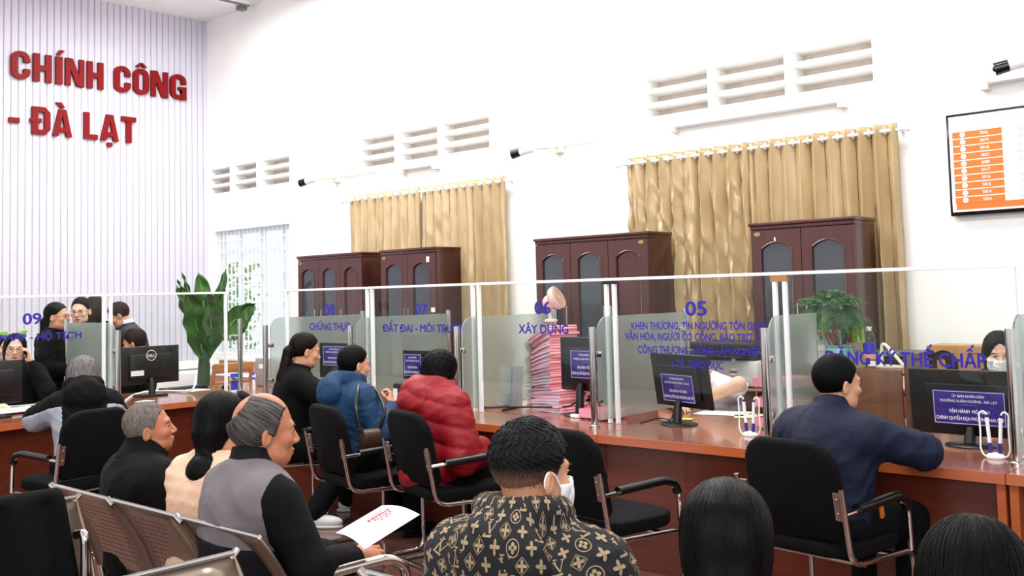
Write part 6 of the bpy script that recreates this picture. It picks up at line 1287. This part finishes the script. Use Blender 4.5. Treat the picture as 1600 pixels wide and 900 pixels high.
def h_fade(P):
    z = np.clip((P[:, 2]-0.005)/0.05, 0, 1); b = s_ell(P, (0, -0.014, 0.040), (0.0765, 0.0975, 0.095))-0.009*z; b = hairline(P, [(-0.14, -0.075), (-0.05, -0.07), (-0.024, -0.05), (-0.010, 0.016), (0.022, 0.012), (0.04, 0.045), (0.066, 0.08), (0.09, 0.11)], b, 0.004)
    th_ = np.arctan2(P[:, 0], P[:, 1]+0.06); return b+0.0022*z*np.sin(th_*23+6*np.sin(P[:, 2]*70))*np.sin(P[:, 2]*160+3*th_)
p.hair(h_fade, fade_mat(), h=0.004, n=6000, L=0.03, lift=0.006, tie=(0.0, -0.065, 0.10), zmin=0.0, jit=0.25); p.mask(MASKM)
o = p.top([F_HOOD, mat('tan_monogram_print', (146, 126, 98), 0.8, var=0.06)], 0.036, wr=0.010, hem=-0.12, hood=True, seed=14, h=0.009, freq=14, name='hoodie'); p.trousers(F_DARK); p.shoes(F_BLACK)
def monogram(p, o):
    f = p.ftop; cen = p.T(0, 0.0, 0.27); V2, F2 = [], []; cnt = 0
    def fan(pts, c=None):
        c = c or (sum(q[0] for q in pts)/len(pts), sum(q[1] for q in pts)/len(pts)); return [[c, pts[i], pts[(i+1) % len(pts)]] for i in range(len(pts))]
    def ringp(r0, r1, n=20, shape=lambda a: 1.0): 
        out = []
        for i in range(n):
            a, b = 2*math.pi*i/n, 2*math.pi*(i+1)/n; A, B = shape(a), shape(b); q = [(r0*A*math.cos(a), r0*A*math.sin(a)), (r1*A*math.cos(a), r1*A*math.sin(a)), (r1*B*math.cos(b), r1*B*math.sin(b)), (r0*B*math.cos(b), r0*B*math.sin(b))]; out += [[q[0], q[1], q[2]], [q[0], q[2], q[3]]]
        return out
    star = lambda r: fan([(r*(0.30+0.70*abs(math.cos(2*a))**1.5)*math.cos(a), r*(0.30+0.70*abs(math.cos(2*a))**1.5)*math.sin(a)) for a in [2*math.pi*i/32 for i in range(32)]], (0, 0))
    rnd = lambda r: sum([fan([(r*0.52*math.cos(k*math.pi/2)+r*0.36*math.cos(a), r*0.52*math.sin(k*math.pi/2)+r*0.36*math.sin(a)) for a in [2*math.pi*i/9 for i in range(9)]]) for k in range(4)], [])
    dia = lambda a: 1.0/(abs(math.cos(a))+abs(math.sin(a)))**0.85
    quad = lambda a, b, c, d: [[a, b, c], [a, c, d]]
    def lv(r):
        t = []; st = lambda x0, y0, x1, y1, w_: quad((x0-w_, y0), (x0+w_, y0), (x1+w_, y1), (x1-w_, y1))
        t += st(-0.42*r, -0.55*r, -0.12*r, 0.7*r, 0.085*r); t += quad((-0.55*r, -0.62*r), (0.35*r, -0.62*r), (0.42*r, -0.40*r), (-0.50*r, -0.50*r)); t += quad((-0.35*r, 0.66*r), (0.12*r, 0.66*r), (0.12*r, 0.75*r), (-0.35*r, 0.75*r))
        t += st(0.18*r, -0.35*r, -0.22*r, 0.45*r, 0.09*r); t += st(0.16*r, -0.35*r, 0.62*r, 0.6*r, 0.05*r); t += quad((-0.45*r, 0.42*r), (0.0, 0.42*r), (0.0, 0.5*r), (-0.45*r, 0.5*r)); t += quad((0.42*r, 0.58*r), (0.82*r, 0.58*r), (0.82*r, 0.66*r), (0.42*r, 0.66*r)); return t
    rows = 18; tri = []
    for j in range(-6, rows):
        for i in range(-14, 15):
            u = (i+(0.5 if j % 2 else 0))*0.050; v = j*0.033; k = (i+2*j) % 4 if j % 2 else 4+(i+j//2) % 3
            mt = lv(0.029) if k == 4 else (ringp(0.0165, 0.0185, 16, dia)+star(0.0135) if k in (1, 5) else (ringp(0.0155, 0.018, 18)+rnd(0.013) if k in (3,) else star(0.015)))
            for T_ in mt: tri.append([(u+q[0], v+q[1]) for q in T_])
    tri = np.array(tri); uv = tri.reshape(-1, 2); th_ = uv[:, 0]/0.235; ph = np.clip(uv[:, 1]/0.24, -1.2, 1.35); el = ph
    keep = (np.abs(th_) < 2.0) & (el < 1.30) & (el > -0.75); d = np.stack([np.sin(th_)*np.cos(el), -np.cos(th_)*np.cos(el), np.sin(el)], 1)@p.Rt.T
    lo_ = np.full(len(d), 0.0); R0 = np.full(len(d), 0.46); hit = np.zeros(len(d), bool); r = R0.copy()
    for _ in range(70):
        val = f(cen+d*r[:, None]); r = np.where(val > 0.0012, r-np.maximum(val*0.7, 0.0008), r)
        if _ > 30 and (val < 0.002).all(): break
    P = cen+d*(r+0.0008)[:, None]; P = P.reshape(-1, 3, 3); ok = keep.reshape(-1, 3).all(1) & (r.reshape(-1, 3).min(1) > 0.06); e = np.linalg.norm(P-np.roll(P, 1, 1), axis=2).max(1); ok &= e < 0.05
    P = P[ok]; nrm = np.cross(P[:, 1]-P[:, 0], P[:, 2]-P[:, 0]); out = ((P.mean(1)-cen)*nrm).sum(1) > 0; P[~out] = P[~out][:, ::-1]
    bm = bmesh.new(); bm.from_mesh(o.data)
    for T_ in P:
        fc = bm.faces.new([bm.verts.new(q) for q in T_]); fc.material_index = 1; fc.smooth = False
    bm.to_mesh(o.data); bm.free()
monogram(LV, o)
# --- two heads of hair at the bottom
p = Person('person with glossy black hair gathered low seen from behind at the bottom', (-1.095, 1.83, 0), math.radians(28), lean=0.0, yaw=0.0, pitch=-0.1, skin=SK_MID, th=0.40, hz=0.51); p.report('pony')
p.hair(h_covered, HPONY, lo=(-0.14, -0.2, -0.36), h=0.0045, flow='tie', tie=(0, -0.12, -0.17), n=7000, L=0.10, lift=0.0015, jit=0.05); p.top(F_DARKV, 0.03, seed=15); p.trousers(F_DARK); p.shoes(F_BLACK)
p = Person('person with loose black hair cut off by the bottom right corner', (-0.575, 1.745, 0), math.radians(24), lean=0.05, yaw=-0.1, pitch=-0.1, skin=SK_MID, th=0.40, hz=0.515); p.report('br')
p.hair(h_long(-0.13, 0.05, 1.04, ((0, -0.12, -0.22), 0.075, 0.06)), hair_mat('black_parted_hair', (4, 3, 3), (15, 11, 10), tie=(0.0, 0.0, 0.145), rough=0.42, spec=0.06), lo=(-0.14, -0.22, -0.3), h=0.0055, flow='down', tie=(0, 0.0, 0.14), n=6000, L=0.10, jit=0.07); p.top(F_DARKV, 0.03, seed=16); p.trousers(F_DARK); p.shoes(F_BLACK)
# --- staff at the left
p = Person('person in black with glasses talking on a phone behind booth nine', (-8.85, 3.46, 0), math.radians(-112), hz=0.62, lean=0.06, yaw=0.03, pitch=-0.02, tilt=-0.06, skin=SK_FAIR, th=0.46, armL=((-0.25, 0.22, 0.86), (-0.12, 0.14, 1.085)), armR=((0.26, 0.16, 0.84), (0.12, 0.42, 0.80)), handL={'dir': (0.15, 0.0, 1), 'palm': (1, 0.05, 0), 'curl': 0.62, 'spread': 0.4, 'h': 0.004}); p.report('phone'); PH = p
p.hair(h_long(-0.14, 0.045, 1.02, ((0.0, -0.10, -0.30), 0.08, 0.07)), HBD, lo=(-0.13, -0.2, -0.4)); p.glasses(BLACKF, 0.024, 0.019); p.top(F_BLACK, 0.022, seed=17, collar=(F_BLACK, 0.04, 0.07)); p.trousers(F_DARK); p.shoes(F_BLACK)
def standing(label, loc, rz, hgt, hf, hm, topm, gl=None, skin=SK_FAIR, **k):
    sc = hgt/1.60; q = Person(label, loc, math.radians(rz), stand=True, hz=0.86, th=0.47, sc=sc, skin=skin, **k); q.report(label[:28]); q.hair(hf[0], hm, **hf[1])
    if gl: q.glasses(gl)
    q.top(topm, 0.02, hem=-0.16, seed=len(label), collar=(topm, 0.04, 0.068)); q.trousers(F_DARK); q.shoes(F_BLACK); return q
down = dict(armL=((-0.25, 0.03, 1.02), (-0.08, 0.22, 0.98)), armR=((0.25, 0.05, 1.02), (0.04, 0.25, 1.0)))
standing('person standing in a black suit with glasses and long dark hair looking right', (-9.11, 3.90, 0), -48, 1.60, (h_tied((0, -0.10, -0.05), (0.05, 0.04, 0.05), [((0, -0.10, -0.05), (0.0, -0.12, -0.34), 0.05, 0.045)]), dict(lo=(-0.13, -0.2, -0.42), flow='tie', tie=(0, -0.1, -0.2))), HBD, F_BLACK, mat('rose_frame', (120, 60, 56), 0.3, var=0.05), SK_MID, yaw=0.0, **down)
standing('person with glasses standing behind the suited woman and facing left', (-9.62, 4.38, 0), -135, 1.645, (h_tied((0, -0.10, 0.02), (0.04, 0.04, 0.05)), {}), HB, F_BLACK, BLACKF, SK_FAIR, pitch=-0.1, **down)
standing('person with tall dark hair standing with the back turned near the slatted wall', (-9.95, 4.66, 0), 55, 1.66, (h_long(-0.12, 0.05, 1.0, ((0, -0.10, -0.2), 0.07, 0.05)), dict(lo=(-0.13, -0.2, -0.3))), HBW, F_BLACK, None, SK_FAIR, pitch=-0.1, **down)
q = standing('person in a dark suit bending forward beside the frosted screen at left', (-9.55, 4.95, 0), 150, 1.62, (h_short, {}), HBW, F_SUIT, None, SK_MID, lean=0.30, pitch=-0.5, male=True, **down); q.collar(F_WHITE, 0.075, 0.062, 0.006, 'shirt_collar')
p = Person('person with brown hair seated behind the large logo monitor', (-9.07, 4.69, 0), math.radians(128), hz=0.60, lean=0.05, yaw=0.1, pitch=-0.25, skin=SK_MID, th=0.46); p.report('brown'); p.hair(lambda P: h_short(P)-0.006, HBW); p.top(F_BLACK, 0.02, seed=21); p.trousers(F_DARK); p.shoes(F_BLACK)
p = Person('person with black hair cut off by the left edge behind the phoning woman', (-9.5, 3.62, 0), math.radians(-100), hz=0.60, lean=0.05, skin=SK_FAIR, th=0.46); p.report('edge'); p.hair(h_long(), HBD); p.top(F_BLACK, 0.02, seed=22); p.trousers(F_DARK); p.shoes(F_BLACK)
# --- staff at booths 05 and 04
p = Person('person in a white short sleeved shirt bent over the desk of booth 05', (-3.78, 6.42, 0), math.radians(178), hz=0.56, lean=0.62, yaw=0.1, pitch=-0.75, skin=SK_FAIR, th=0.44, armL=((-0.33, 0.38, 0.93), (-0.06, 0.52, 0.80)), armR=((0.26, 0.40, 0.80), (0.04, 0.58, 0.79))); p.report('white'); p.hair(h_tied((0, -0.11, 0.02), (0.035, 0.035, 0.035)), HB); 
p.part('bare_forearms', lambda P: p.arms(P, 0.002, 1.0), *p.bounds([*p.armL, *p.armR, p.shL, p.shR], 0.1), 0.009, SK_FAIR)
def wshirt(P):
    d, q = p.torso(P, 0.02); 
    for sh, (el, wr) in ((p.shL, p.armL), (p.shR, p.armR)): d = smin(d, s_cone(P, sh, sh+(el-sh)*0.80, 0.078, 0.070), 0.03)
    d = d+0.006*wrinkle(P, 2, 20); return smax(d, q[:, 2]-(p.th+0.05), 0.01)
p.part('shirt', wshirt, *p.bounds([p.T(-0.2, -0.15, -0.12), p.T(0.2, 0.15, 0.5), p.shL, p.shR, p.armL[0], p.armR[0]], 0.1), 0.012, F_WHITE); p.trousers(F_BLACK); p.shoes(F_BLACK)
p = Person('person with a white face mask and long black hair behind the wide monitor', (-1.99, 6.62, 0), math.radians(-160), hz=0.545, lean=0.10, yaw=0.0, pitch=-0.22, skin=SK_FAIR, th=0.46, armL=((-0.25, 0.2, 0.80), (-0.12, 0.46, 0.80)), armR=((0.25, 0.2, 0.80), (0.12, 0.46, 0.80))); p.report('mask'); p.hair(h_long(-0.15, 0.062, 1.04, ((0, -0.11, -0.25), 0.09, 0.07)), HBD, lo=(-0.13, -0.2, -0.35)); p.mask(MASKM); p.top(F_BLACK, 0.022, seed=24); p.trousers(F_DARK); p.shoes(F_BLACK)
# --- carried things
def phone():
    M0 = PH.t.matrix_basis; c = PH.H((-0.088, 0.028, -0.012)); t = thing('mobile_phone', 'dark mobile phone held to the ear of the woman behind booth nine', 'phone'); t.matrix_basis = M0 @ Matrix.Translation(Vector(c))
    obj('case', MB().box((0, 0, 0), (0.009, 0.07, 0.145), (0.45, 0, 0.1), 0.003), M['black_gloss'], t); obj('screen', MB().box((0.0052, 0, 0), (0.001, 0.06, 0.13), (0.45, 0, 0.1)), mat('phone_glass', (30, 32, 40), 0.1, var=0.05), t)
phone()
def held_paper():
    w_ = BALD.t.matrix_basis @ Vector(BALD.armR[1]); c = [PD(524, 833, 3.42), PD(597, 790, 3.62), PD(656, 804, 3.50), PD(570, 858, 3.22)]
    t = thing('held_paper', 'white sheet with a red stamp held by the grey vest man', 'paper', (c[0]+c[2])/2)
    g = MB().grid(lambda u, v: c[0].lerp(c[1], v).lerp(c[3].lerp(c[2], v), u)+Vector((0, 0, 0.012*math.sin(math.pi*u))), 10, 10); o = wobj('sheet', g, M['paper'], t, solid=0.0012)
    pr = MB(); up = (c[1]-c[0]).cross(c[3]-c[0]).normalized(); up = up if up.z > 0 else -up; at = lambda u, v: c[0].lerp(c[1], v).lerp(c[3].lerp(c[2], v), u)+Vector((0, 0, 0.012*math.sin(math.pi*u)))+up*0.004
    for (u, v0, v1, hh) in ((0.26, 0.50, 0.80, 0.018), (0.37, 0.42, 0.84, 0.034), (0.48, 0.48, 0.80, 0.022), (0.57, 0.55, 0.74, 0.016)):
        v = v0
        while v < v1:
            L_ = random.uniform(0.03, 0.07); pr.face([at(u-hh, v), at(u-hh, v+L_), at(u+hh, v+L_), at(u+hh, v)]); v += L_+0.012
    wobj('red_print', pr, mat('red_ink', (196, 40, 66), 0.7, var=0.05), t, smooth=False)
held_paper()
def shoulder_bag():
    B = BLUE; Mx = B.t.matrix_basis; t = thing('shoulder_bag', 'small brown patterned bag hanging from the blue jacket shoulder', 'bag'); t.matrix_basis = Mx @ Matrix.Translation((0, 0, 0))
    c = Vector((0.325, -0.02, 0.70)); b = MB(); b.tube([c+Vector((0, -0.085, 0)), c+Vector((0, -0.07, 0)), c+Vector((0, 0.07, 0)), c+Vector((0, 0.085, 0))], [0.02, 0.06, 0.06, 0.02], 16); b.bm.transform(Matrix.Translation(c) @ Matrix.Diagonal((0.7, 0.82, 1.1, 1)) @ Matrix.Translation(-c)); obj('body', b, M['leather'], t)
    sh = Vector(B.shR)+Vector((-0.03, -0.01, 0.105)); st = [c+Vector((0, -0.07, 0.055)), c+Vector((-0.02, -0.09, 0.2)), sh+Vector((0.08, -0.06, -0.04)), sh+Vector((0.0, 0.0, 0.0)), sh+Vector((0.07, 0.08, -0.04)), c+Vector((0.03, 0.10, 0.17)), c+Vector((0, 0.07, 0.055))]
    obj('strap', MB().tube(fillet(st, 0.07, 6), 0.011, 8), M['black_pad'], t); obj('ring', MB().tube([c+Vector((0, -0.07+0.012*math.cos(a), 0.07+0.012*math.sin(a))) for a in [2*math.pi*k/12 for k in range(12)]], 0.003, 6, True), M['brass'], t)
shoulder_bag()
